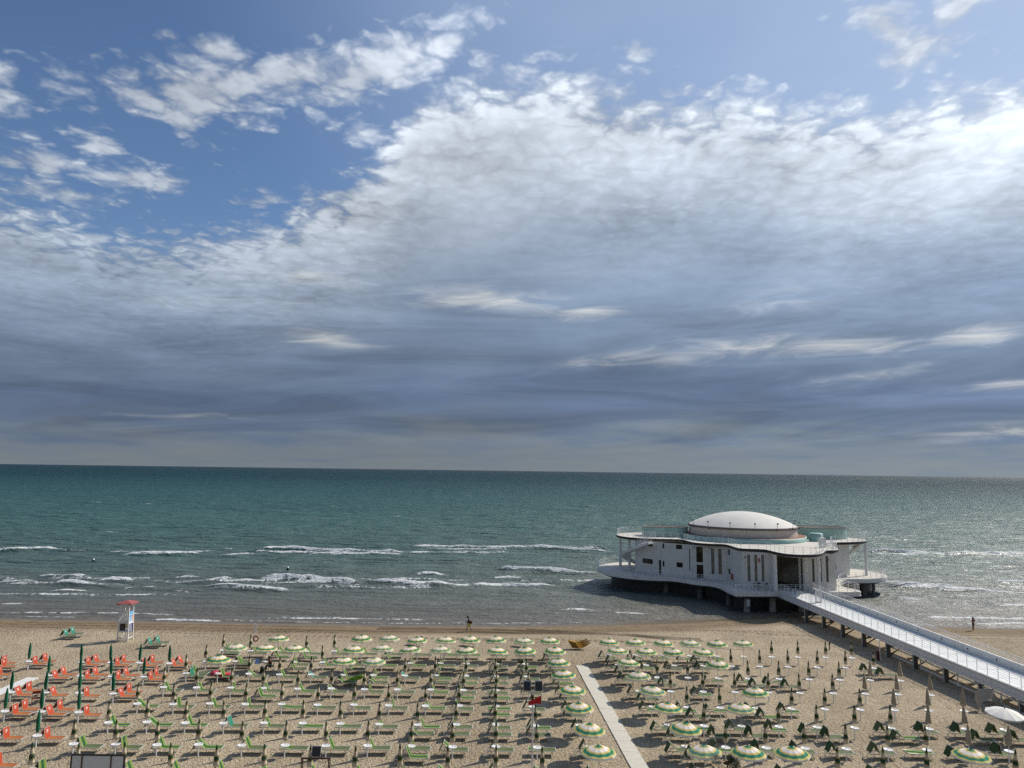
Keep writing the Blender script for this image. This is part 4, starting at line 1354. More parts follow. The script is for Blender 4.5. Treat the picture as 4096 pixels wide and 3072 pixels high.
def wall_run(p0, p1, openings):
    a, b = Vector(loc2(p0)), Vector(loc2(p1))
    L = (b - a).length
    d = (b - a) / L
    nrm = Vector((d.y, -d.x))
    def W(u, z, dep=0.0):
        q = a + d * u - nrm * dep
        return (q.x, q.y, z)
    us = sorted(set([0.0, L] + [v for o in openings for v in o[:2]]))
    zs = sorted(set([ZL, ZS] + [v for o in openings for v in o[2:4]]))
    mb = MB()
    for u0, u1 in zip(us[:-1], us[1:]):
        for z0, z1 in zip(zs[:-1], zs[1:]):
            um, zm = (u0 + u1) / 2, (z0 + z1) / 2
            if any(o[0] < um < o[1] and o[2] < zm < o[3] for o in openings):
                continue
            mb.add([W(u0, z0), W(u1, z0), W(u1, z1), W(u0, z1)], [(0, 1, 2, 3)])
    for o in openings:
        u0, u1, z0, z1 = o[:4]
        f, k = 0.0, 0.22
        for (ua, za), (ub, zb) in (((u0, z0), (u1, z0)), ((u1, z0), (u1, z1)), ((u1, z1), (u0, z1)), ((u0, z1), (u0, z0))):
            mb.add([W(ua, za, f), W(ub, zb, f), W(ub, zb, k), W(ua, za, k)], [(0, 1, 2, 3)])
    mb.add([W(0, ZL, .3), W(L, ZL, .3), W(L, ZS, .3), W(0, ZS, .3)], [(3, 2, 1, 0)])
    wo = mb.build('wall', M_wall, pav)
    for (u0, u1, z0, z1, nc, nr, gm) in openings:
        fr = MB()
        t, dp = 0.045, 0.17
        def barq(ua, za, ub, zb):
            fr.bar(W(ua, za, dp), W(ub, zb, dp), 0.06, 0.05)
        for ua, za, ub, zb in ((u0, z0 + .02, u1, z0 + .02), (u0, z1 - .02, u1, z1 - .02)):
            barq(ua, za, ub, zb)
        for k in range(nc + 1):
            uu = u0 + (u1 - u0) * k / nc
            uu = min(max(uu, u0 + .02), u1 - .02)
            fr.bar(W(uu, z0 + .045, dp), W(uu, z1 - .045, dp), 0.05, 0.06)
        for k in range(1, nr):
            barq(u0 + .04, z0 + (z1 - z0) * k / nr, u1 - .04, z0 + (z1 - z0) * k / nr)
        wnd = fr.build('window', M_dark, pav)
        for kx in range(nc):
            for kz in range(nr):
                a0, a1 = u0 + (u1 - u0) * kx / nc, u0 + (u1 - u0) * (kx + 1) / nc
                b0, b1 = z0 + (z1 - z0) * kz / nr, z0 + (z1 - z0) * (kz + 1) / nr
                MB().add([W(a0 + .01, b0 + .01, .205), W(a1 - .01, b0 + .01, .205), W(a1 - .01, b1 - .01, .205), W(a0 + .01, b1 - .01, .205)], [(0, 1, 2, 3)]).build('pane', gm, wnd)
    return W


for p0, p1, ops in WALLS:
    Wf = wall_run(p0, p1, ops)
    if p0 == (33.5, 114.8):
        e = MB()
        e.add([Wf(2.35, 3.15, -.14), Wf(3.18, 3.15, -.14), Wf(3.18, 3.98, -.14), Wf(2.35, 3.98, -.14), Wf(2.35, 3.15, 0), Wf(3.18, 3.15, 0), Wf(3.18, 3.98, 0), Wf(2.35, 3.98, 0)],
              [(0, 1, 2, 3), (0, 4, 5, 1), (1, 5, 6, 2), (2, 6, 7, 3), (3, 7, 4, 0)])
        e.build('red_hose_box', M_redpaint, pav)
# pilaster strips beside the entrance
for (x, y_) in [(37.95, 106.35), (42.25, 105.85)]:
    q = loc2((x, y_))
    MB().lathe([(0.42, ZL), (0.42, ZS)], 14, (q[0], q[1], 0)).build('rounded_pier', M_wall, pav, True)
# columns between the decks
for (x, y_) in [(37.5, 104.6), (43.7, 104.75), (19.2, 128.4), (20.6, 127.3), (58.9, 122.4), (54.6, 128.0), (23, 131.5)]:
    q = loc2((x, y_))
    MB().lathe([(0.30, ZL + 0.02), (0.24, ZL + 0.10), (0.23, ZS - 0.02)], 14, (q[0], q[1], 0)).build('column', M_white, pav, True)
# piles
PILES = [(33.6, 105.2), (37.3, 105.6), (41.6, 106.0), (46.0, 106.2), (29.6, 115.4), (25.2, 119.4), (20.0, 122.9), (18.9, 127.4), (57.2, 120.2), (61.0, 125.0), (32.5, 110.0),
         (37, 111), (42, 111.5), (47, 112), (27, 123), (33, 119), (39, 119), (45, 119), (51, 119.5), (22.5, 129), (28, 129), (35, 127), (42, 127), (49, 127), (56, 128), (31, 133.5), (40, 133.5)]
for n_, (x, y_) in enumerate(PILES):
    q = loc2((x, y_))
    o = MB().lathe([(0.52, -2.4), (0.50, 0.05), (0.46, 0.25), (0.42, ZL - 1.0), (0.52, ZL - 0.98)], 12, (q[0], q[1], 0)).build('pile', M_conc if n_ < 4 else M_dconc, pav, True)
# roof terrace: raised disc, drum, dome
MB().lathe([(10.15, ZU + 0.02), (10.15, ZU + 0.72), (10.05, ZU + 0.74)], 64, (0, 0, 0)).build('teal_ring_wall', M_teal, pav, True)
MB().lathe([(10.05, ZU + 0.74), (0.0, ZU + 0.741)], 64).build('terracotta_terrace', M_terra, pav)
drum = MB().lathe([(8.75, ZU + 0.7), (8.75, 10.12)], 64).build('drum', M_drum, pav, True)
MB().lathe([(8.75, 10.12), (8.95, 10.12), (8.95, 10.42), (8.72, 10.46)], 64).build('grey_cornice', M_grey, drum, True)
h_, r_ = 2.22, 8.72
RS = (r_ * r_ + h_ * h_) / (2 * h_)
MB().lathe([(r_ * math.sin(math.pi / 2 * k / 14), 10.44 + h_ - (RS - math.sqrt(RS * RS - (r_ * math.sin(math.pi / 2 * k / 14)) ** 2))) for k in range(14, -1, -1)], 64).build('dome', M_dome, pav, True)
for k in range(14):
    a = R(180 + 13 + k * 24)
    x, y_ = 8.9 * math.cos(a), 8.9 * math.sin(a)
    mb = MB().tube((x, y_, 10.2), (x * 1.015, y_ * 1.015, 11.15), 0.035, 5)
    mb.box((x * 1.02, y_ * 1.02, 11.2), (0.22, 0.22, 0.20), a).box((x * 1.02, y_ * 1.02, 10.25), (0.2, 0.3, 0.3), a)
    mb.build('roof_lamp', M_grey, pav)
# teal enclosures on the roof terraces
def enclosure(nm, ring, z0, z1, mat=M_teal):
    ring = [loc2(p) for p in ring]
    o = MB().strip(ring, z0, z1).build(nm, mat, pav, False)
    inner = offset(ring, 0.10)
    MB().strip(list(reversed(inner)), z0, z1).build('inner_lining', M_drum, o)
    t = MB()
    for a, b in zip(ring, ring[1:] + ring[:1]):
        t.bar((a[0], a[1], z1 + .03), (b[0], b[1], z1 + .03), 0.12, 0.08)
    t.build('top_rim', M_grey, o)
    return o
enclosure('roof_enclosure', arc(25.6, 127.6, 2.7, 50, 300, 14) + arc(28.6, 126.6, 1.9, 230, 410, 10), ZU + .02, 9.75)
enclosure('roof_enclosure', arc(54.0, 128.3, 4.2, 150, 380, 18) + [(57, 131), (51, 131)], ZU + .02, 9.95)
q = loc2((50.3, 121.3))
MB().lathe([(1.1, ZU + .02), (1.1, ZU + 1.25), (0.9, ZU + 1.32), (0.0, ZU + 1.35)], 20, (q[0], q[1], 0)).build('roof_tank', M_teal, pav, True)
q = loc2((46.8, 110.6))
MB().box((q[0], q[1], ZU + .75), (0.9, 0.5, 1.45), 0.3).build('roof_cabinet', M_white, pav)
railing('stair_rail', [loc2(p) for p in arc(46.5, 111.3, 2.4, -80, 70, 8)], ZU, 1.0, pav, False)
railing('stair_rail', [loc2(p) for p in arc(56.5, 124.3, 2.0, -20, 200, 8)], ZU, 1.15, pav, False)
railing('stair_rail', [loc2(p) for p in [(21.2, 124.2), (23.0, 123.6), (24.3, 123.2), (24.4, 124.6)]], ZU, 1.0, pav, False)


def spiral(nm, cx, cy, r0, r1, a0, a1, z0, z1, n):
    q = loc2((cx, cy))
    o = None
    mb = MB()
    for k in range(n):
        t0, t1 = R(a0 + (a1 - a0) * k / n), R(a0 + (a1 - a0) * (k + 1) / n)
        za, zb = z0 + (z1 - z0) * k / n, z0 + (z1 - z0) * (k + 1) / n
        pts = [(q[0] + rr * math.cos(t), q[1] + rr * math.sin(t)) for rr, t in ((r0, t0), (r1, t0), (r1, t1), (r0, t1))]
        vs = [(p[0], p[1], za - 0.28) for p in pts] + [(p[0], p[1], zb) for p in pts]
        mb.add(vs, [(0, 3, 2, 1), (4, 5, 6, 7), (0, 1, 5, 4), (1, 2, 6, 5), (2, 3, 7, 6), (3, 0, 4, 7)])
    o = mb.build(nm, M_white, pav)
    rb = MB()
    for k in range(0, n, 2):
        t = R(a0 + (a1 - a0) * (k + .5) / n)
        zc = z0 + (z1 - z0) * (k + 1) / n
        x, y_ = q[0] + r1 * math.cos(t), q[1] + r1 * math.sin(t)
        rb.tube((x, y_, zc), (x, y_, zc + 0.95), 0.02, 4)
        if k:
            for hh in (0.3, 0.6, 0.95):
                rb.tube((px0, py0, pz0 + hh), (x, y_, zc + hh), 0.014, 4)
        px0, py0, pz0 = x, y_, zc
    rb.build('handrail', M_rail, o)
    return o


def flight(nm, pts, wd):
    pts = [Vector(p) for p in pts]
    for _ in range(2):
        nw = [pts[0]]
        for a, b in zip(pts[:-1], pts[1:]):
            nw += [a.lerp(b, .25), a.lerp(b, .75)]
        pts = nw + [pts[-1]]
    mb, rb = MB(), MB()
    prev = None
    for k, (a, b) in enumerate(zip(pts[:-1], pts[1:])):
        a, b = Vector((a.x - CX, a.y - CY, a.z)), Vector((b.x - CX, b.y - CY, b.z))
        d = Vector((b.x - a.x, b.y - a.y, 0)).normalized()
        s = Vector((d.y, -d.x, 0)) * wd / 2
        q = [a - s, a + s, b + s, b - s]
        mb.add([(p.x, p.y, b.z) for p in q] + [(p.x, p.y, p.z - .30) for p in q], [(0, 1, 2, 3), (7, 6, 5, 4), (0, 4, 5, 1), (1, 5, 6, 2), (2, 6, 7, 3), (3, 7, 4, 0)])
        for sg in (-1, 1):
            p = a + s * sg
            rb.tube((p.x, p.y, b.z), (p.x, p.y, b.z + .95), .022, 4)
            p2 = b + s * sg
            for hh in (.35, .65, .95):
                rb.tube((p.x, p.y, a.z + hh + .1), (p2.x, p2.y, b.z + hh + .1), .016, 4)
    o = mb.build(nm, M_white, pav)
    rb.build('handrail', M_rail, o)


flight('outdoor_stair', [(23.2, 128.4, 2.75), (21.6, 128.2, 3.6), (20.0, 127.2, 4.5), (19.5, 125.4, 5.3), (19.9, 123.6, 6.0), (21.2, 121.9, 6.8), (22.9, 120.3, 7.75)], 1.25)
spiral('outdoor_stair', 58.0, 125.4, 0.8, 2.3, 110, 290, ZL, ZS, 24)
# bracket wall lamps
for (x, y_, z) in [(34.4, 107.7, 7.0), (45.8, 106.1, 7.0), (31.5, 115.4, 7.45), (29.2, 116.4, 7.45)]:
    q = loc2((x, y_ - 0.12))
    MB().tube((q[0], q[1], z), (q[0] - .25, q[1] - .3, z + .05), 0.03, 5).box((q[0] - .3, q[1] - .35, z), (0.2, 0.16, 0.16)).build('wall_lamp', M_grey, pav)
q = loc2((36.0, 107.0))
MB().box((q[0], q[1] - .12, 6.62), (0.22, 0.1, 0.5)).build('red_alarm_box', M_redpaint, pav)
q = loc2((37.3, 105.14))
MB().box((33.6 - CX, 105.2 - CY - 0.50, 1.0), (0.5, 0.05, 0.9)).build('notice_plate', M_panel, pav)

# bicycles parked on the lower terrace
def bicycle(loc, rz, label):
    b = thing('bicycle', label, 'bicycle', loc, rz, 'bicycles on the terrace')
    for x in (-0.52, 0.52):
        wh = MB()
        pts = [(x + 0.33 * math.cos(2 * math.pi * k / 14), 0, 0.34 + 0.33 * math.sin(2 * math.pi * k / 14)) for k in range(14)]
        wh.path(pts, 0.022, 4, True)
        for k in range(0, 14, 2):
            wh.tube((x, 0, 0.34), pts[k], 0.006, 3)
        wh.build('wheel', M_dark, b)
    MB().tube((-.52, 0, .34), (-.12, 0, .32), .018, 5).tube((-.12, 0, .32), (-.25, 0, .82), .02, 5).tube((-.12, 0, .32), (.36, 0, .78), .022, 5).tube((-.25, 0, .80), (.36, 0, .82), .02, 5).tube((.34, 0, .95), (.52, 0, .34), .02, 5).tube((-.52, 0, .34), (-.24, 0, .75), .014, 5).build('frame', M_dark, b)
    MB().tube((.30, -.28, 1.0), (.30, .28, 1.0), .016, 5).tube((.30, 0, 1.0), (.34, 0, .9), .016, 5).build('handlebar', M_alu, b)
    MB().box((-.27, 0, .90), (.26, .14, .06)).tube((-.25, 0, .8), (-.27, 0, .88), .015, 5).build('saddle', M_black, b)
    MB().box((.5, 0, .88), (.26, .3, .22)).build('basket', M_dark, b)
bicycle((36.1, 105.7, ZL + .02), 0.1, 'dark bicycle with basket parked left of the pavilion entrance column')
bicycle((35.2, 106.2, ZL + .02), 0.35, 'bicycle parked behind another, nearest the narrow pavilion windows')

# ---------------------------------------------------------------- the pier
PA, PB = Vector((38.05, 104.6, 2.72)), Vector((41.95, 48.0, 2.05))     # near edge of the deck
QA, QB = Vector((42.0, 104.6, 2.72)), Vector((45.3, 48.0, 2.05))      # far side
pier = thing('pier', 'long white pier walkway from the beach to the domed pavilion', 'pier', (0, 0, 0))
NS = 22
for k in range(NS):
    t0, t1 = k / NS + 0.0006, (k + 1) / NS - 0.0006
    a, b, c, d = PA.lerp(PB, t0), PA.lerp(PB, t1), QA.lerp(QB, t1), QA.lerp(QB, t0)
    vs = [(p.x, p.y, p.z) for p in (a, b, c, d)] + [(p.x, p.y, p.z - 0.16) for p in (a, b, c, d)]
    MB().add(vs, [(3, 2, 1, 0), (4, 5, 6, 7), (0, 1, 5, 4), (1, 2, 6, 5), (2, 3, 7, 6), (3, 0, 4, 7)]).build('deck_slab', M_deck, pier)
    if k % 3 == 0:
        e0, e1 = k / NS, min((k + 3) / NS, 1.0) - 0.0008
        a, b = PA.lerp(PB, e0), PA.lerp(PB, e1)
        off = Vector((-0.09, 0, -0.17))
        g = MB().bar(a + off + Vector((0, 0, -.12)), b + off + Vector((0, 0, -.12)), 0.14, 0.56).build('girder', M_white, pier)
        MB().bar(a + off + Vector((-.03, 0, -.56)), b + off + Vector((-.03, 0, -.56)), 0.18, 0.30).build('lower_flange', M_white, g)
        MB().bar(a + off + Vector((-.075, 0, .01)), b + off + Vector((-.075, 0, .01)), 0.02, 0.012).build('shadow_joint', M_grey, g)
        a, b = QA.lerp(QB, e0), QA.lerp(QB, e1)
        MB().bar(a + Vector((0.13, 0, 0.17)), b + Vector((0.13, 0, 0.17)), 0.22, 0.98).build('parapet', M_white, pier)
        md = a.lerp(b, 0.45)
        for tt_ in (0.25, 0.75):
            md = a.lerp(b, tt_)
            MB().box((md.x + 0.01, md.y, md.z + 0.33), (0.03, 0.16, 0.14)).build('step_light', M_black, pier)


def straight_rail(nm, A_, B_, h, parent, step=1.3, rails=5, pr=.022, rr=.012):
    mb = MB()
    L = (B_ - A_).length
    n = int(L / step)
    for k in range(n + 1):
        p = A_.lerp(B_, k / n)
        mb.tube(p, p + Vector((0, 0, h)), pr, 4)
    for k in range(1, rails + 1):
        zz_ = Vector((0, 0, h * k / rails))
        mb.tube(A_ + zz_, B_ + zz_, rr * (1.5 if k == rails else 1), 4)
    return mb.build(nm, M_rail, parent)


straight_rail('railing', PA + Vector((0.12, 0, 0)), PB + Vector((0.12, 0, 0)), 0.95, pier, 1.25, 5, .026, .014)
straight_rail('railing', QA + Vector((0.2, 0, 0.66)), QB + Vector((0.2, 0, 0.66)), 0.55, pier, 1.9, 4, .03, .018)
# bents under the deck
for k, yb in enumerate([97.6, 93.0, 88.5, 84.0, 79.4, 74.8, 70.2, 65.6, 61.0, 56.4, 51.8]):
    t = (104.6 - yb) / 56.6
    a, c = PA.lerp(PB, t), QA.lerp(QB, t)
    gz = ground(a.x, yb) - 0.4
    for px0 in (a.x + 0.35, c.x - 0.3):
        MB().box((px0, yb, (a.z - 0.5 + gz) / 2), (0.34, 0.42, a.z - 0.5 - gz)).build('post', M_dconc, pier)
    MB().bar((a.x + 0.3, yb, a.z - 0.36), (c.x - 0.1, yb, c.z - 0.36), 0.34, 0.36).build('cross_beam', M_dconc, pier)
    MB().tube((a.x + 0.6, yb, 0.25), (c.x - 0.5, yb, c.z - 0.6), 0.07, 5).build('brace', M_rust, pier)
    MB().tube((c.x - 0.6, yb, 0.25), (a.x + 0.5, yb, a.z - 0.6), 0.07, 5).build('brace', M_rust, pier)
    MB().box((a.x + 0.12, yb - 0.05, (a.z - 0.6 + gz) / 2), (0.07, 0.07, a.z - 0.6 - gz)).build('drain_pipe', M_white, pier)
# gate across the pier near the pavilion
gt = thing('pier_gate', 'white steel gate standing across the pier near the pavilion', 'gate', (40.0, 96.3, 2.63))
MB().box((-0.35, 0, 0.78), (0.10, 0.10, 1.5)).box((0.35, 0, 0.78), (0.10, 0.10, 1.5)).box((0, 0, 1.55), (0.80, 0.12, 0.22)).box((0, 0, 0.06), (0.8, 0.3, 0.08)).build('gate_frame', M_white, gt)
g = MB()
for k in range(7):
    g.box((-0.27 + 0.09 * k, 0, 0.75), (0.03, 0.03, 1.36))
g.box((0, 0, 0.8), (0.6, 0.04, 0.06)).build('bars', M_rail, gt)
g = MB()
for z in (0.15, 0.35, 0.55, 0.75, 0.95):
    g.tube((-1.25, 0, z), (-.4, 0, z), .016, 4).tube((.4, 0, z), (1.95, 0, z), .016, 4)
for x in (-1.25, -.8, .8, 1.3, 1.95):
    g.tube((x, 0, 0.02), (x, 0, .95), .02, 4)
g.build('side_rails', M_rail, gt)

# white guard fence along the foot of the pier
fen = thing('guard_fence', 'low white two-rail fence on the sand along the pier', 'fence', (0, 0, 0))
FA, FB = Vector((40.55, 80.0, 0.0)), Vector((41.7, 52.0, 0.0))
for k in range(6):
    p = FA.lerp(FB, k / 5)
    MB().box((p.x, p.y, 0.52), (0.10, 0.10, 1.10)).build('post', M_white, fen)
for k in range(5):
    a, b = FA.lerp(FB, k / 5 + .002), FA.lerp(FB, (k + 1) / 5 - .002)
    for z in (0.22, 1.0):
        MB().bar((a.x - .072, a.y, z), (b.x - .072, b.y, z), 0.06, 0.15).build('rail', M_white, fen)

# ---------------------------------------------------------------- lifeguard tower
tw = thing('lifeguard_tower', 'white wooden lifeguard tower with red hipped roof and blue banner', 'lifeguard tower', (-41.95, 82.1, ground(-41.95, 82.1)), 0.0)
for sx in (-1, 1):
    for sy in (-1, 1):
        MB().bar((sx * .58, sy * .55, -0.05), (sx * .44, sy * .44, 3.9), 0.10, 0.10).build('post', M_white, tw)
fl = MB()
for k in range(6):
    MB().box((-0.42 + 0.168 * k, 0, 1.92), (0.155, 1.02, 0.05)).build('floor_board', M_white, tw)
for sy in (-1, 1):
    for k in range(6):
        MB().box((-0.38 + 0.152 * k, sy * 0.50, 2.53), (0.075, 0.03, 1.12), 0).build('slat', M_white, tw)
    for z in (2.02, 3.06):
        MB().box((0, sy * 0.475, z), (0.98, 0.04, 0.09)).build('rail', M_white, tw)
for z in (0.35, 1.02):
    for sy in (-1, 1):
        MB().box((0, sy * .53, z), (1.06, 0.05, 0.10)).build('rail', M_white, tw)
    MB().box((-.545, 0, z), (0.05, 1.0, 0.10)).build('rail', M_white, tw)
MB().box((.56, 0, 0.35), (0.05, 1.0, 0.10)).build('rail', M_white, tw)
MB().box((0, 0, 1.10), (1.0, 1.0, 0.05)).build('shelf', M_white, tw)
MB().box((-0.25, -0.2, 1.48), (0.42, 0.42, 0.70)).build('storage_box', M_dark, tw)
ld = MB()
ld.bar((0.10, -0.2, 0.0), (-0.02, 0.25, 1.95), 0.05, 0.05).bar((0.42, -0.2, 0.0), (0.30, 0.25, 1.95), 0.05, 0.05)
for k in range(6):
    t = 0.1 + k * 0.15
    ld.bar((0.10 - .12 * t, -0.2 + .45 * t, 1.95 * t), (0.42 - .12 * t, -0.2 + .45 * t, 1.95 * t), 0.06, 0.035)
ld.build('ladder', M_white, tw)
rf = MB()
ex, ey = 0.86, 0.80
rf.add([(-ex, -ey, 3.92), (ex, -ey, 3.92), (ex, ey, 3.92), (-ex, ey, 3.92), (-ex, -ey, 4.04), (ex, -ey, 4.04), (ex, ey, 4.04), (-ex, ey, 4.04), (0, 0, 4.33)],
       [(3, 2, 1, 0), (0, 1, 5, 4), (1, 2, 6, 5), (2, 3, 7, 6), (3, 0, 4, 7), (4, 5, 8), (5, 6, 8), (6, 7, 8), (7, 4, 8)])
rfo = rf.build('roof', M_redpaint, tw)
MB().box((0.02, -ey - 0.006, 3.98), (0.75, 0.008, 0.045)).build('roof_lettering_strip', M_plastic, rfo)


def banner_mat():
    mt = bpy.data.materials.new('lifeguard_banner_print')
    mt.use_nodes = True
    t = NT(mt.node_tree)
    b = t.n['Principled BSDF']
    X, Y, Z = t.sep(t.new('ShaderNodeTexCoord').outputs['Object'])[:3]
    def rect(a, b_, c, d):
        return t.mul(t.mul(t.m('GREATER_THAN', Y, a), t.m('LESS_THAN', Y, b_)), t.mul(t.m('GREATER_THAN', Z, c), t.m('LESS_THAN', Z, d)))
    sky_ = t.mix(t.lerp(Z, 1.9, 3.1), (0.45, 0.66, 0.82, 1), (0.12, 0.36, 0.66, 1))
    col = t.mix(t.m('LESS_THAN', Z, 1.88), sky_, (0.012, 0.022, 0.11, 1))
    col = t.mix(rect(-.5, .5, 1.84, 1.98), col, (0.85, 0.85, 0.85, 1))
    ln = t.mul(t.m('GREATER_THAN', t.m('SINE', t.mul(Z, 62.0)), 0.35), rect(-.36, .36, 1.02, 1.76))
    edge_ = t.m('LESS_THAN', Y, t.lerp(t.noise(t.xyz(0.0, t.mul(Z, 9.0), 0.0), 1.0, 1.0), 0.3, 0.7, -0.1, 0.4))
    col = t.mix(t.mul(ln, edge_), col, (0.62, 0.64, 0.68, 1))
    ln2 = t.mul(t.m('GREATER_THAN', t.m('SINE', t.mul(Z, 48.0)), 0.2), rect(-.38, .0, 2.2, 2.48))
    col = t.mix(ln2, col, (0.08, 0.20, 0.42, 1))
    col = t.mix(rect(-.38, .02, 2.58, 2.66), col, (0.06, 0.16, 0.36, 1))
    fig = t.m('LESS_THAN', t.add(t.m('POWER', t.div(t.sub(Y, 0.30), 0.16), 2.0), t.m('POWER', t.div(t.sub(Z, 2.35), 0.42), 2.0)), 1.0)
    col = t.mix(fig, col, (0.62, 0.36, 0.25, 1))
    col = t.mix(rect(.15, .38, 2.5, 2.62), col, (0.7, 0.12, 0.08, 1))
    t.l.new(col, b.inputs['Base Color'])
    b.inputs['Roughness'].default_value = 0.5
    return mt


MB().sheet((.575, -.50, 0.95), (.575, .50, 0.95), (.50, .46, 3.12), (.50, -.46, 3.12), 0.02).build('banner', banner_mat(), tw)

# ---------------------------------------------------------------- people
def skin_mesh(name, verts, edges, radii, mat, parent, sub=1):
    me = bpy.data.meshes.new(name)
    me.from_pydata(verts, edges, [])
    me.update()
    o = bpy.data.objects.new(name, me)
    COL.objects.link(o)
    o.parent = parent
    o.modifiers.new('skin', 'SKIN')
    sv = me.skin_vertices[0].data
    for i, r in enumerate(radii):
        sv[i].radius = (r, r) if not isinstance(r, tuple) else r
        sv[i].use_root = (i == 0)
    md = o.modifiers.new('sub', 'SUBSURF')
    md.levels = md.render_levels = sub
    me.materials.append(mat)
    return o


def chain(pts, radii, e0=None):
    return pts, radii


def person(label, loc, rz, J, garments, hair, cap=None):
    """J: dict of joints; x forward, z up"""
    p = thing('person', label, 'person', loc, rz)
    names = ['pelvis', 'waist', 'chest', 'neck', 'head', 'crown', 'sh_l', 'el_l', 'wr_l', 'sh_r', 'el_r', 'wr_r', 'hip_l', 'kn_l', 'an_l', 'toe_l', 'hip_r', 'kn_r', 'an_r', 'toe_r']
    ed = [('pelvis', 'waist'), ('waist', 'chest'), ('chest', 'neck'), ('neck', 'head'), ('head', 'crown'), ('chest', 'sh_l'), ('sh_l', 'el_l'), ('el_l', 'wr_l'), ('chest', 'sh_r'), ('sh_r', 'el_r'), ('el_r', 'wr_r'),
          ('pelvis', 'hip_l'), ('hip_l', 'kn_l'), ('kn_l', 'an_l'), ('an_l', 'toe_l'), ('pelvis', 'hip_r'), ('hip_r', 'kn_r'), ('kn_r', 'an_r'), ('an_r', 'toe_r')]
    rad = dict(pelvis=.125, waist=.115, chest=.135, neck=.055, head=.092, crown=.075, sh_l=.062, el_l=.045, wr_l=.032, sh_r=.062, el_r=.045, wr_r=.032, hip_l=.09, kn_l=.06, an_l=.042, toe_l=.032, hip_r=.09, kn_r=.06, an_r=.042, toe_r=.032)
    verts = [J[n] for n in names]
    edges = [(names.index(a), names.index(b)) for a, b in ed]
    radii = [rad[n] for n in names]
    # hands: a palm and five fingers rooted at each wrist
    for w_, e_ in (('wr_l', 'el_l'), ('wr_r', 'el_r')):
        W_ = Vector(J[w_])
        d = (W_ - Vector(J[e_])).normalized()
        s = d.cross(Vector((0, 0, 1)))
        s = s.normalized() if s.length > .1 else Vector((0, 1, 0))
        palm = W_ + d * 0.08
        ip = len(verts)
        verts.append(tuple(palm)); radii.append((0.038, 0.020)); edges.append((names.index(w_), ip))
        for k, (sp, ln) in enumerate([(-.030, .070), (-.010, .080), (.010, .075), (.030, .060)]):
            a = palm + d * 0.035 + s * sp
            b_ = a + d * ln * 0.55
            c = b_ + (d * 0.8 - Vector((0, 0, .5))).normalized() * ln * 0.5
            n0 = len(verts)
            verts += [tuple(a), tuple(b_), tuple(c)]
            radii += [.010, .009, .007]
            edges += [(ip, n0), (n0, n0 + 1), (n0 + 1, n0 + 2)]
        n0 = len(verts)
        th = W_ + d * 0.035 + s * -.045
        verts += [tuple(th), tuple(th + d * .04 + s * -.02)]
        radii += [.012, .009]
        edges += [(names.index(w_), n0), (n0, n0 + 1)]
    skin_mesh('body', verts, edges, radii, M_skin, p, 1)
    for gname, gj, ge, gr, gm in garments:
        skin_mesh(gname, [J[n] if isinstance(n, str) else n for n in gj], ge, gr, gm, p, 1)
    hd = Vector(J['head']).lerp(Vector(J['crown']), 0.55)
    rs = random.Random(3)
    mb = MB()
    mb.lathe([(0.0, 0.135), (0.06, 0.12), (0.105, 0.06), (0.118, -0.01), (0.112, -0.07), (0.08, -0.10)], 12, (hd.x - .022, hd.y, hd.z))
    mb.build('hair', hair, p, True)
    # face: nose, eyes, mouth, ears
    fc = Vector(J['head'])
    MB().add([(fc.x + .085, -.016, fc.z + .035), (fc.x + .085, .016, fc.z + .035), (fc.x + .122, 0, fc.z), (fc.x + .086, 0, fc.z + .075)], [(0, 2, 3), (2, 1, 3), (0, 1, 2)]).build('nose', M_skin, p)
    for s in (-1, 1):
        MB().lathe([(0.0, 0.010), (0.013, 0.0), (0.0, -0.010)], 6, (fc.x + .088, s * .036, fc.z + .06)).build('eye', M_hair, p)
        MB().lathe([(0.0, 0.032), (0.020, 0.0), (0.0, -0.032)], 6, (fc.x, s * .098, fc.z + .045)).build('ear', M_skin, p)
    MB().box((fc.x + .088, 0, fc.z - .03), (.012, .05, .012)).build('mouth', M_maroon, p)
    if cap:
        c = MB().lathe([(0.0, 0.15), (0.07, 0.135), (0.118, 0.07), (0.124, 0.02)], 12, (hd.x - .01, hd.y, hd.z))
        c.box((hd.x + .16, hd.y, hd.z + .035), (.14, .15, .016), 0, .15)
        c.build('cap', cap, p, True)
    return p


# walker: long stride to the left, hand forward, hooded jacket, lime shorts, bag at the back
J = dict(pelvis=(0, 0, .90), waist=(.02, 0, 1.08), chest=(.06, 0, 1.32), neck=(.10, 0, 1.47), head=(.15, 0, 1.57), crown=(.155, 0, 1.68),
         sh_l=(.06, .19, 1.38), el_l=(.10, .23, 1.10), wr_l=(.34, .16, 1.02), sh_r=(.04, -.19, 1.38), el_r=(.06, -.24, 1.10), wr_r=(.30, -.18, 1.05),
         hip_l=(.02, .09, .88), kn_l=(.20, .09, .48), an_l=(.30, .09, .07), toe_l=(.46, .10, .04), hip_r=(-.02, -.09, .88), kn_r=(-.10, -.09, .47), an_r=(-.34, -.09, .12), toe_r=(-.22, -.09, .03))
gar = [('jacket', ['waist', 'pelvis', 'chest', (.08, 0, 1.45), 'sh_l', 'el_l', (.30, .17, 1.035), 'sh_r', 'el_r', (.26, -.19, 1.06)],
        [(0, 1), (0, 2), (2, 3), (2, 4), (4, 5), (5, 6), (2, 7), (7, 8), (8, 9)], [.155, .165, .175, .09, .085, .068, .05, .085, .068, .05], M_jacket),
       ('shorts', [(0, 0, .86), (.03, .09, .80), (.12, .09, .60), (-.03, -.09, .80), (-.07, -.09, .60)], [(0, 1), (1, 2), (0, 3), (3, 4)], [.15, .12, .105, .12, .105], M_lime)]
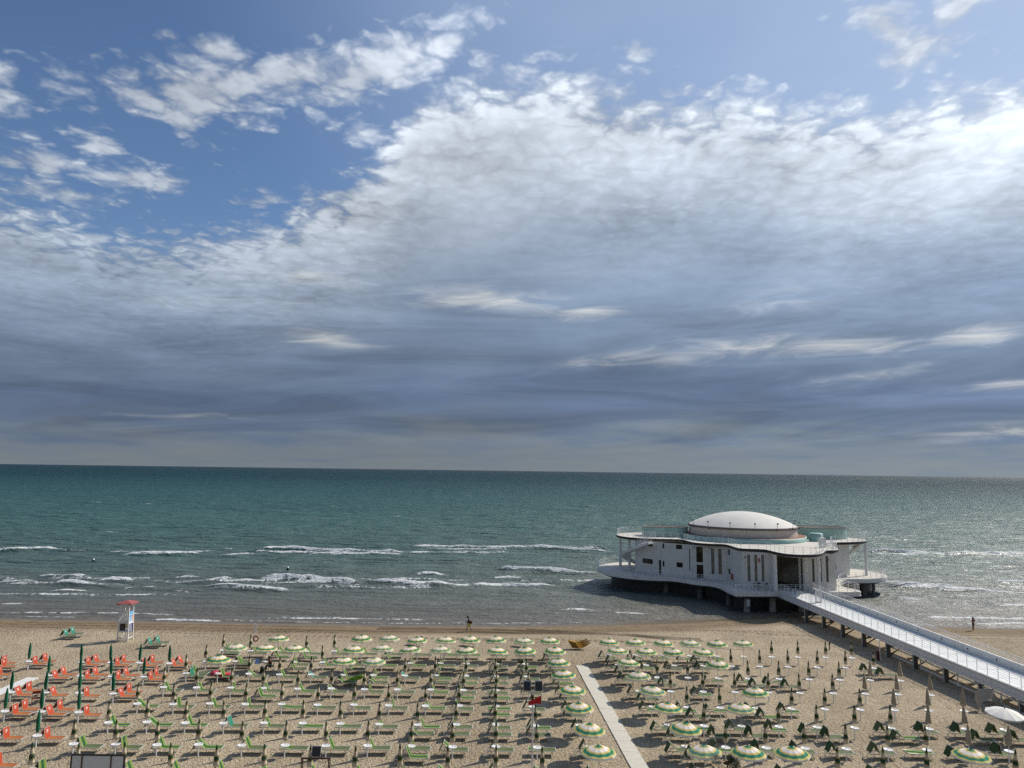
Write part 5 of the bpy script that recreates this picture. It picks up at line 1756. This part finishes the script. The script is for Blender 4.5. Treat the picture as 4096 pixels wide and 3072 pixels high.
wk = person('person in dark jacket, cap and lime shorts walking along the waterline', (-4.75, 89.5, ground(-4.75, 89.5)), math.pi, J, gar, M_hair, M_black)
bag = MB().lathe([(0.0, .20), (.10, .17), (.15, .02), (.12, -.14), (0.0, -.18)], 10, (-.24, -.05, 1.02)).build('shoulder_bag', M_maroon, wk, True)
# bather: standing, looking at something held to the face
J = dict(pelvis=(0, 0, .86), waist=(.01, 0, 1.02), chest=(.02, 0, 1.25), neck=(.03, 0, 1.38), head=(.06, 0, 1.46), crown=(.06, 0, 1.56),
         sh_l=(.02, .16, 1.30), el_l=(.18, .20, 1.12), wr_l=(.24, .08, 1.36), sh_r=(.02, -.16, 1.30), el_r=(.20, -.16, 1.14), wr_r=(.25, -.06, 1.38),
         hip_l=(0, .08, .84), kn_l=(.04, .08, .46), an_l=(0, .09, .07), toe_l=(.14, .10, .035), hip_r=(0, -.08, .84), kn_r=(.02, -.08, .46), an_r=(-.10, -.08, .07), toe_r=(.05, -.08, .035))
gar = [('bikini_bottom', [(0, 0, .87), (0, .07, .80), (0, -.07, .80)], [(0, 1), (0, 2)], [.138, .105, .105], M_bikini),
       ('bikini_top', [(.03, 0, 1.22), (.06, .08, 1.21), (.06, -.08, 1.21)], [(0, 1), (0, 2)], [.128, .085, .085], M_bikini)]
person('bather in dark bikini standing at the waterline beyond the pier', (58.36, 94.0, ground(58.36, 94.0)), R(20), J, gar, M_hair)
# seated reader in the shade of a parasol
sx, sy = -22.35, 70.9
J = dict(pelvis=(0, 0, .55), waist=(.0, 0, .70), chest=(.05, 0, .94), neck=(.10, 0, 1.09), head=(.17, 0, 1.17), crown=(.19, 0, 1.28),
         sh_l=(.05, .18, 1.0), el_l=(.14, .22, .74), wr_l=(.36, .12, .72), sh_r=(.05, -.18, 1.0), el_r=(.14, -.22, .74), wr_r=(.36, -.10, .72),
         hip_l=(.05, .10, .52), kn_l=(.44, .13, .52), an_l=(.42, .13, .08), toe_l=(.57, .14, .035), hip_r=(.05, -.10, .52), kn_r=(.42, -.16, .50), an_r=(.36, -.17, .08), toe_r=(.5, -.18, .035))
gar = [('top', ['waist', 'pelvis', 'chest', 'sh_l', 'el_l', 'sh_r', 'el_r'], [(0, 1), (0, 2), (2, 3), (3, 4), (2, 5), (5, 6)], [.135, .145, .155, .075, .055, .075, .055], M_maroon),
       ('jeans', [(.02, 0, .53), 'hip_l', 'kn_l', (.42, .13, .12), 'hip_r', 'kn_r', (.36, -.17, .12)], [(0, 1), (1, 2), (2, 3), (0, 4), (4, 5), (5, 6)], [.15, .115, .085, .065, .115, .085, .065], M_navy)]
person('person in maroon top and jeans sitting in the shade of a parasol', (sx, sy, ground(sx, sy)), R(195), J, gar, M_hair)


def camp_chair(loc, rz, label, cloth, wood):
    c = thing('folding_chair', label, 'chair', loc, rz)
    for s in (-1, 1):
        MB().bar((-.25, s * .28, 0.0), (-.25, s * .28, .92), .035, .035).build('leg', wood, c)
        MB().bar((.25, s * .28, 0.0), (.25, s * .28, .62), .035, .035).build('leg', wood, c)
        MB().bar((-.27, s * .28, .63), (.28, s * .28, .63), .05, .03).build('armrest', wood, c)
    MB().bar((-.25, -.26, .05), (.25, .26, .42), .03, .03).bar((-.25, .26, .05), (.25, -.26, .42), .03, .03).build('cross_stretcher', wood, c)
    MB().sheet((-.25, -.26, .44), (.25, -.26, .44), (.25, .26, .44), (-.25, .26, .44), .012).build('seat', cloth, c)
    MB().sheet((-.25, -.27, .70), (-.25, .27, .70), (-.25, .27, .92), (-.25, -.27, .92), .012).build('backrest', cloth, c)
    return c


camp_chair((sx + .05, sy, ground(sx, sy)), R(195), 'folding chair under the person in the maroon top', M_green_d, M_alu)
camp_chair((-37.7, 60.6, 0), R(-60), "brown director's chair between orange loungers in the third row", M_orange_d, M_wood)
camp_chair((-0.9, 71.9, 0), R(-90), 'green folding chair beside parasol, second row, fourth left of walkway', M_green_s, M_alu)
camp_chair((1.2, 71.9, 0), R(-80), 'green folding chair beside parasol, second row, third left of walkway', M_green_s, M_alu)
camp_chair((19.0, 75.9, 0), R(160), 'green folding chair under parasol, first row, fourth right of walkway', M_green_d, M_alu)
bkx = thing('pale_blue_book', 'open pale blue book in front of the person in maroon', 'book', (-23.35, 70.4, 0.80))
MB().sheet((-.22, -.02, 0), (.10, -.02, -.06), (-.02, .12, .34), (-.34, .12, .40), .02).build('cover', M_paleblue, bkx)
MB().sheet((-.24, -.05, -.01), (.08, -.05, -.07), (.06, -.02, -.05), (-.26, -.02, .01), .02).build('page_edge', M_plastic, bkx)
tb = thing('beach_bag', 'black and white beach bag beside the person in maroon', 'bag', (-22.95, 70.4, ground(-22.95, 70.4)))
MB().lathe([(0.0, 0.0), (.20, .02), (.23, .30), (.17, .52), (.02, .56)], 10).build('sack', M_black, tb, True)
MB().path([(-.12, 0, .50), (-.08, 0, .68), (.08, 0, .68), (.12, 0, .50)], .014, 5).build('handle', M_plastic, tb)
# towel-covered lounger
tl = lounger(LS_PLAIN, 'flat', 'sun lounger wholly draped in a crimson towel, third row from sea', (-26.75, 68.2, 0), 0.03, 'sun loungers')
MT = MB()
vs, nn = [], 9
for k in range(nn):
    x = 0.05 + 1.7 * k / (nn - 1)
    hgt = 0.50 + 0.18 * math.exp(-((x - .25) / .28) ** 2) + random.uniform(-.02, .02)
    for yv, zv in ((-.40, hgt - .34), (-.36, hgt - .04), (0, hgt), (.36, hgt - .04), (.40, hgt - .34)):
        vs.append((x, yv + random.uniform(-.03, .03), zv + random.uniform(-.03, .03)))
MT.add(vs, [(k * 5 + j, (k + 1) * 5 + j, (k + 1) * 5 + j + 1, k * 5 + j + 1) for k in range(nn - 1) for j in range(4)])
tw2 = MT.build('crimson_towel', M_pinkred, None)
tw2.location = (-26.75, 68.2, 0.0)
tag(tw2, 'crimson towel draped over a whole sun lounger, third row', 'towel')
# inflatable mattress
inf = thing('inflatable_mattress', 'lime green and yellow inflatable mattress propped on loungers in third row', 'inflatable', (-13.7, 67.2, 0.25), 0.25)
MB().lathe([(0.0, -.85), (.12, -.78), (.20, -.45), (.22, 0), (.20, .45), (.10, .75), (0.0, .82)], 10).build('tube', M_lgreen, inf, True)
inf.rotation_euler = (0, R(76), 0.35)
inf.location = (-13.6, 67.3, 0.42)

# ---------------------------------------------------------------- stack of yellow hulls
for k in range(4):
    hb = MB()
    vs, n = [], 12
    for i in range(n + 1):
        t = i / n
        x = -0.95 + 2.0 * t - 0.0 * k
        zc = 0.10 + 0.10 * (1 - t) ** 2 + 0.62 * (max(0, t - 0.40) / 0.6) ** 1.5
        hw = 0.36 * (1 - 0.9 * max(0, (t - 0.35) / 0.65) ** 1.6) * (0.75 + .25 * min(1, t * 4))
        for a, dz in ((-1, .10), (-.6, .0), (0, -.06), (.6, .0), (1, .10)):
            vs.append((x, a * hw, zc + dz * (1 - .4 * t)))
    up = [(v[0], v[1] * .93, v[2] + .035) for v in vs]
    m5 = 5
    fs = [(i * m5 + j, i * m5 + j + 1, (i + 1) * m5 + j + 1, (i + 1) * m5 + j) for i in range(n) for j in range(4)]
    hb.add(vs, fs)
    hb.add(up, [tuple(reversed(f)) for f in fs])
    nv = len(vs)
    for i in range(n):
        for j in (0, 4):
            hb.add([vs[i * 5 + j], vs[(i + 1) * 5 + j], up[(i + 1) * 5 + j], up[i * 5 + j]], [(0, 1, 2, 3)])
    hl = thing('yellow_hull', ['lowest curved yellow hull of the stack on the sand', 'second lowest yellow hull of the stack by the front parasols', 'second highest yellow hull of the stack by the front parasols', 'topmost yellow hull with white tip on the stack'][k],
               'hull', (7.75 - 0.14 * k, 80.9 + 0.04 * k, -0.02 + 0.165 * k), 0.0, 'stacked yellow hulls')
    hl.rotation_euler = (0, R(2 + 2.0 * k), R(2 - 3 * k))
    hb.build('shell', M_yellow, hl, True)
    MB().lathe([(0.0, .05), (.03, .0), (.02, -.07)], 6, (vs[-3][0] + .01, 0, vs[-3][2] + .03)).build('white_tip', M_plastic, hl)

# ---------------------------------------------------------------- posts, masts, signs near the edges
lb = thing('lifebuoy_post', 'white post with a folded flag above the left front parasols', 'post', (-27.45, 81.1, ground(-27.45, 81.1)))
MB().tube((0, 0, -.1), (-.05, 0, 2.2), .035, 8).build('post', M_white, lb)
MB().sheet((-.03, -.02, 1.25), (.16, -.02, 1.30), (.22, -.02, 2.10), (-.02, -.02, 2.14), .02).build('white_cloth', M_cream, lb)
rg = MB()
ringp = [(.26 * math.cos(2 * math.pi * k / 16), 0, .26 * math.sin(2 * math.pi * k / 16)) for k in range(16)]
rg.path(ringp, .065, 7, True)
ro = rg.build('lifebuoy', M_redring, None)
ro.location = (-27.28, 80.98, ground(-27.45, 81.1) + 0.62)
tag(ro, 'dark red lifebuoy hanging on the white post near the tower', 'lifebuoy')

ms = thing('floodlight_mast', 'tall pale mast with two square black floodlights on a crossbar', 'mast', (1.42, 43.0, 0.0))
MB().tube((0, 0, -.1), (0, 0, 6.35), .055, 8, .045).build('pole', M_pole, ms)
MB().tube((0, 0, 6.02), (0, 0, 6.36), .07, 8).build('sleeve', M_rust, ms)
MB().bar((-.58, 0, 6.56), (.60, 0, 6.56), .06, .06).bar((0, 0, 6.30), (-.3, 0, 6.56), .03, .03).bar((0, 0, 6.30), (.3, 0, 6.56), .03, .03).box((0, 0, 6.46), (.12, .1, .2)).build('crossbar', M_alu, ms)
for cx in (-.32, .33):
    fl_ = MB().box((cx, 0.02, 6.86), (.44, .09, .54), 0, 0, R(-18)).build('floodlight', M_alu, ms)
    MB().box((cx, -.045, 6.85), (.39, .02, .48), 0, 0, R(-18)).build('lens', M_flood, fl_)
fg = thing('red_flag', 'red pennant flag flying on the floodlight mast', 'flag', (1.47, 42.9, 5.9))
vs, n = [], 7
for i in range(n + 1):
    t = i / n
    x = .42 - .72 * t
    top_ = .46 - .30 * t - .04 * math.sin(3 * t)
    bot_ = -.02 + .03 * math.sin(5 * t)
    yv = .06 * math.sin(6 * t)
    for z in (bot_, (top_ + bot_) / 2, top_):
        vs.append((x, yv, z))
fm_ = MB().add(vs, [(i * 3 + j, (i + 1) * 3 + j, (i + 1) * 3 + j + 1, i * 3 + j + 1) for i in range(n) for j in range(2)])
fm_.build('cloth', M_red, fg)
MB().tube((.43, 0, -.06), (.44, 0, .56), .014, 5).tube((.43, 0, -.02), (-.05, .06, -.04), .008, 4).build('staff', M_alu, fg)

fr_ = thing('lamp_frame', 'dark steel goal-shaped frame with one square floodlight on top', 'lamp frame', (-10.75, 43.0, 0))
for s in (-.76, .76):
    MB().box((s - .04, 0, 1.36), (.05, .06, 2.78)).build('upright', M_rust, fr_)
    MB().box((s + .04, 0, 1.36), (.05, .06, 2.78)).build('upright', M_rust, fr_)
MB().box((0, 0, 2.79), (1.66, .09, .08)).build('crossbar', M_rust, fr_)
lmp = MB().box((.02, .02, 3.17), (.52, .09, .56), 0, 0, R(-12)).build('floodlight', M_alu, fr_)
MB().box((.02, -.04, 3.16), (.46, .02, .49), 0, 0, R(-12)).build('lens', M_flood, lmp)
MB().bar((-.26, 0, 2.83), (-.26, 0, 3.1), .04, .04).bar((.30, 0, 2.83), (.30, 0, 3.1), .04, .04).build('bracket', M_black, fr_)
MB().path([(0.1, -.02, 2.72), (.2, -.05, 2.62), (.45, -.05, 2.58), (.62, -.04, 2.68), (.76, -.03, 2.70)], .012, 4).build('cable', M_black, fr_)

bb = thing('billboard', 'back of a grey white billboard with black frame at the bottom edge', 'billboard', (-22.45, 42.0, 0))
MB().box((0, 0, 2.40), (2.86, .05, 1.54)).build('board', M_panel, bb)
for p0, p1 in (((-1.46, 0, 3.19), (1.46, 0, 3.19)), ((-1.46, 0, 1.61), (1.46, 0, 1.61)), ((-1.45, 0, 1.66), (-1.45, 0, 3.14)), ((1.45, 0, 1.66), (1.45, 0, 3.14))):
    MB().bar(p0, p1, .08, .08).build('frame_bar', M_black, bb)
for x in (-.85, .75):
    MB().box((x, -.06, 1.58), (.05, .05, 3.2)).build('post', M_rust, bb)

# palm at the bottom edge
pm = thing('fan_palm', 'spiky dark fan palm at the bottom edge below the open parasols', 'palm', (12.2, 42.6, 0))
MB().lathe([(.24, -.1), (.20, .6), (.17, 1.6), (.22, 2.4), (.12, 2.7)], 10).build('trunk', M_trunk, pm, True)
rp = random.Random(9)
for k in range(22):
    a = rp.uniform(0, 2 * math.pi)
    e = rp.uniform(R(-5), R(75))
    L1 = rp.uniform(.45, .8)
    d = Vector((math.cos(a) * math.cos(e), math.sin(a) * math.cos(e), math.sin(e)))
    base = Vector((0, 0, 2.55))
    hub = base + d * L1
    f = MB().tube(base, hub, .018, 4)
    side = d.cross(Vector((0, 0, 1))).normalized()
    up_ = side.cross(d).normalized()
    nl = 15
    for i in range(nl):
        t = -1.25 + 2.5 * i / (nl - 1)
        dd = (d * math.cos(t) + side * math.sin(t)).normalized()
        ln = rp.uniform(.45, .65) * (1 - .18 * abs(t))
        tipp = hub + dd * ln + Vector((0, 0, -.10 * ln)) + up_ * rp.uniform(-.05, .05)
        md = hub + dd * ln * .5
        wv_ = dd.cross(up_).normalized() * .026
        f.add([hub, md + wv_, tipp, md - wv_], [(0, 1, 2, 3)])
    f.build('frond', M_dryfrond if k % 7 == 0 else M_frond, pm)

# folded beige fabric shelter beside the pier
sh = thing('beige_shelter', 'rounded beige fabric windbreak leaning beside the pier', 'windbreak', (39.4, 61.9, 0), 0.0)
vs, n = [], 10
ptsA = [(-.75, .4), (-.92, .75), (-.95, 1.1), (-.80, 1.42), (-.50, 1.62), (.0, 1.66), (.42, 1.66), (.55, 1.45), (.85, 1.05), (1.2, .55), (1.6, .15)]
for k, (x, z) in enumerate(ptsA):
    vs += [(x - .1, -.25 + .02 * k, max(z - 1.0 - .25 * math.sin(k), .02)), (x, .05 + .05 * math.sin(k * 1.3), z * .62), (x, .35, z)]
MB().add(vs, [(k * 3 + j, (k + 1) * 3 + j, (k + 1) * 3 + j + 1, k * 3 + j + 1) for k in range(10) for j in range(2)]).build('canvas', M_beige, sh, True)
MB().path([(p[0], .36, p[1]) for p in ptsA], .02, 5).tube((-.75, .36, .4), (-.75, .36, 0), .02, 5).tube((.42, .36, 1.66), (.42, .5, 0), .02, 5).build('hoop', M_alu, sh)
# pieces beyond the pier and small posts
spawn(CLOSED_BEIGE[0], 'beach_parasol', 'closed plain beige parasol on the sand beyond the pier', 'parasol', (53.4, 76.4, 0), (0, 0, 1.0), 'parasols right of the walkway')
cr = thing('slatted_bench', 'small white slatted bench under the parasol beyond the pier', 'bench', (52.6, 74.6, 0), 0.2)
for k in range(4):
    MB().box((0, -.24 + .16 * k, .42 + .0 * k), (1.4, .12, .035)).build('slat', M_white, cr)
for s in (-.6, .6):
    MB().box((s, 0, .2), (.06, .55, .40)).build('leg', M_white, cr)
lp = thing('shower_post', 'thin pale post with arm standing in the shade of the pier', 'post', (38.5, 77.8, 0))
MB().tube((0, 0, -.1), (-.04, 0, 2.05), .04, 6).tube((-.04, 0, 2.03), (-.35, 0, 2.1), .02, 5).build('post', M_plastic, lp)
MB().box((-.18, 0.1, .45), (.22, .2, .9)).build('locker', M_maroon, lp)
sp = thing('marker_post', 'short dark wooden post on the sand left of the pier shadow', 'post', (35.1, 82.1, 0))
MB().box((0, 0, .45), (.10, .10, 1.0)).build('stake', M_wood, sp)
MB().box((0, -.07, .72), (.16, .03, .22)).build('plate', M_rust, sp)
for n_, (x, y_) in enumerate([(-42.0, 140.6), (-83.4, 148.6)]):
    by = thing('mooring_buoy', ['small dark and white buoy floating between the breakers, right one', 'small dark and white buoy floating between the breakers, left one'][n_], 'buoy', (x, y_, WATER_Z + .1), 0, 'buoys')
    MB().lathe([(0.0, -.25), (.26, -.1), (.30, .1), (.2, .3)], 10).build('float', M_black, by, True)
    MB().lathe([(.2, .30), (.16, .5), (0.0, .56)], 10).build('cap', M_plastic, by, True)
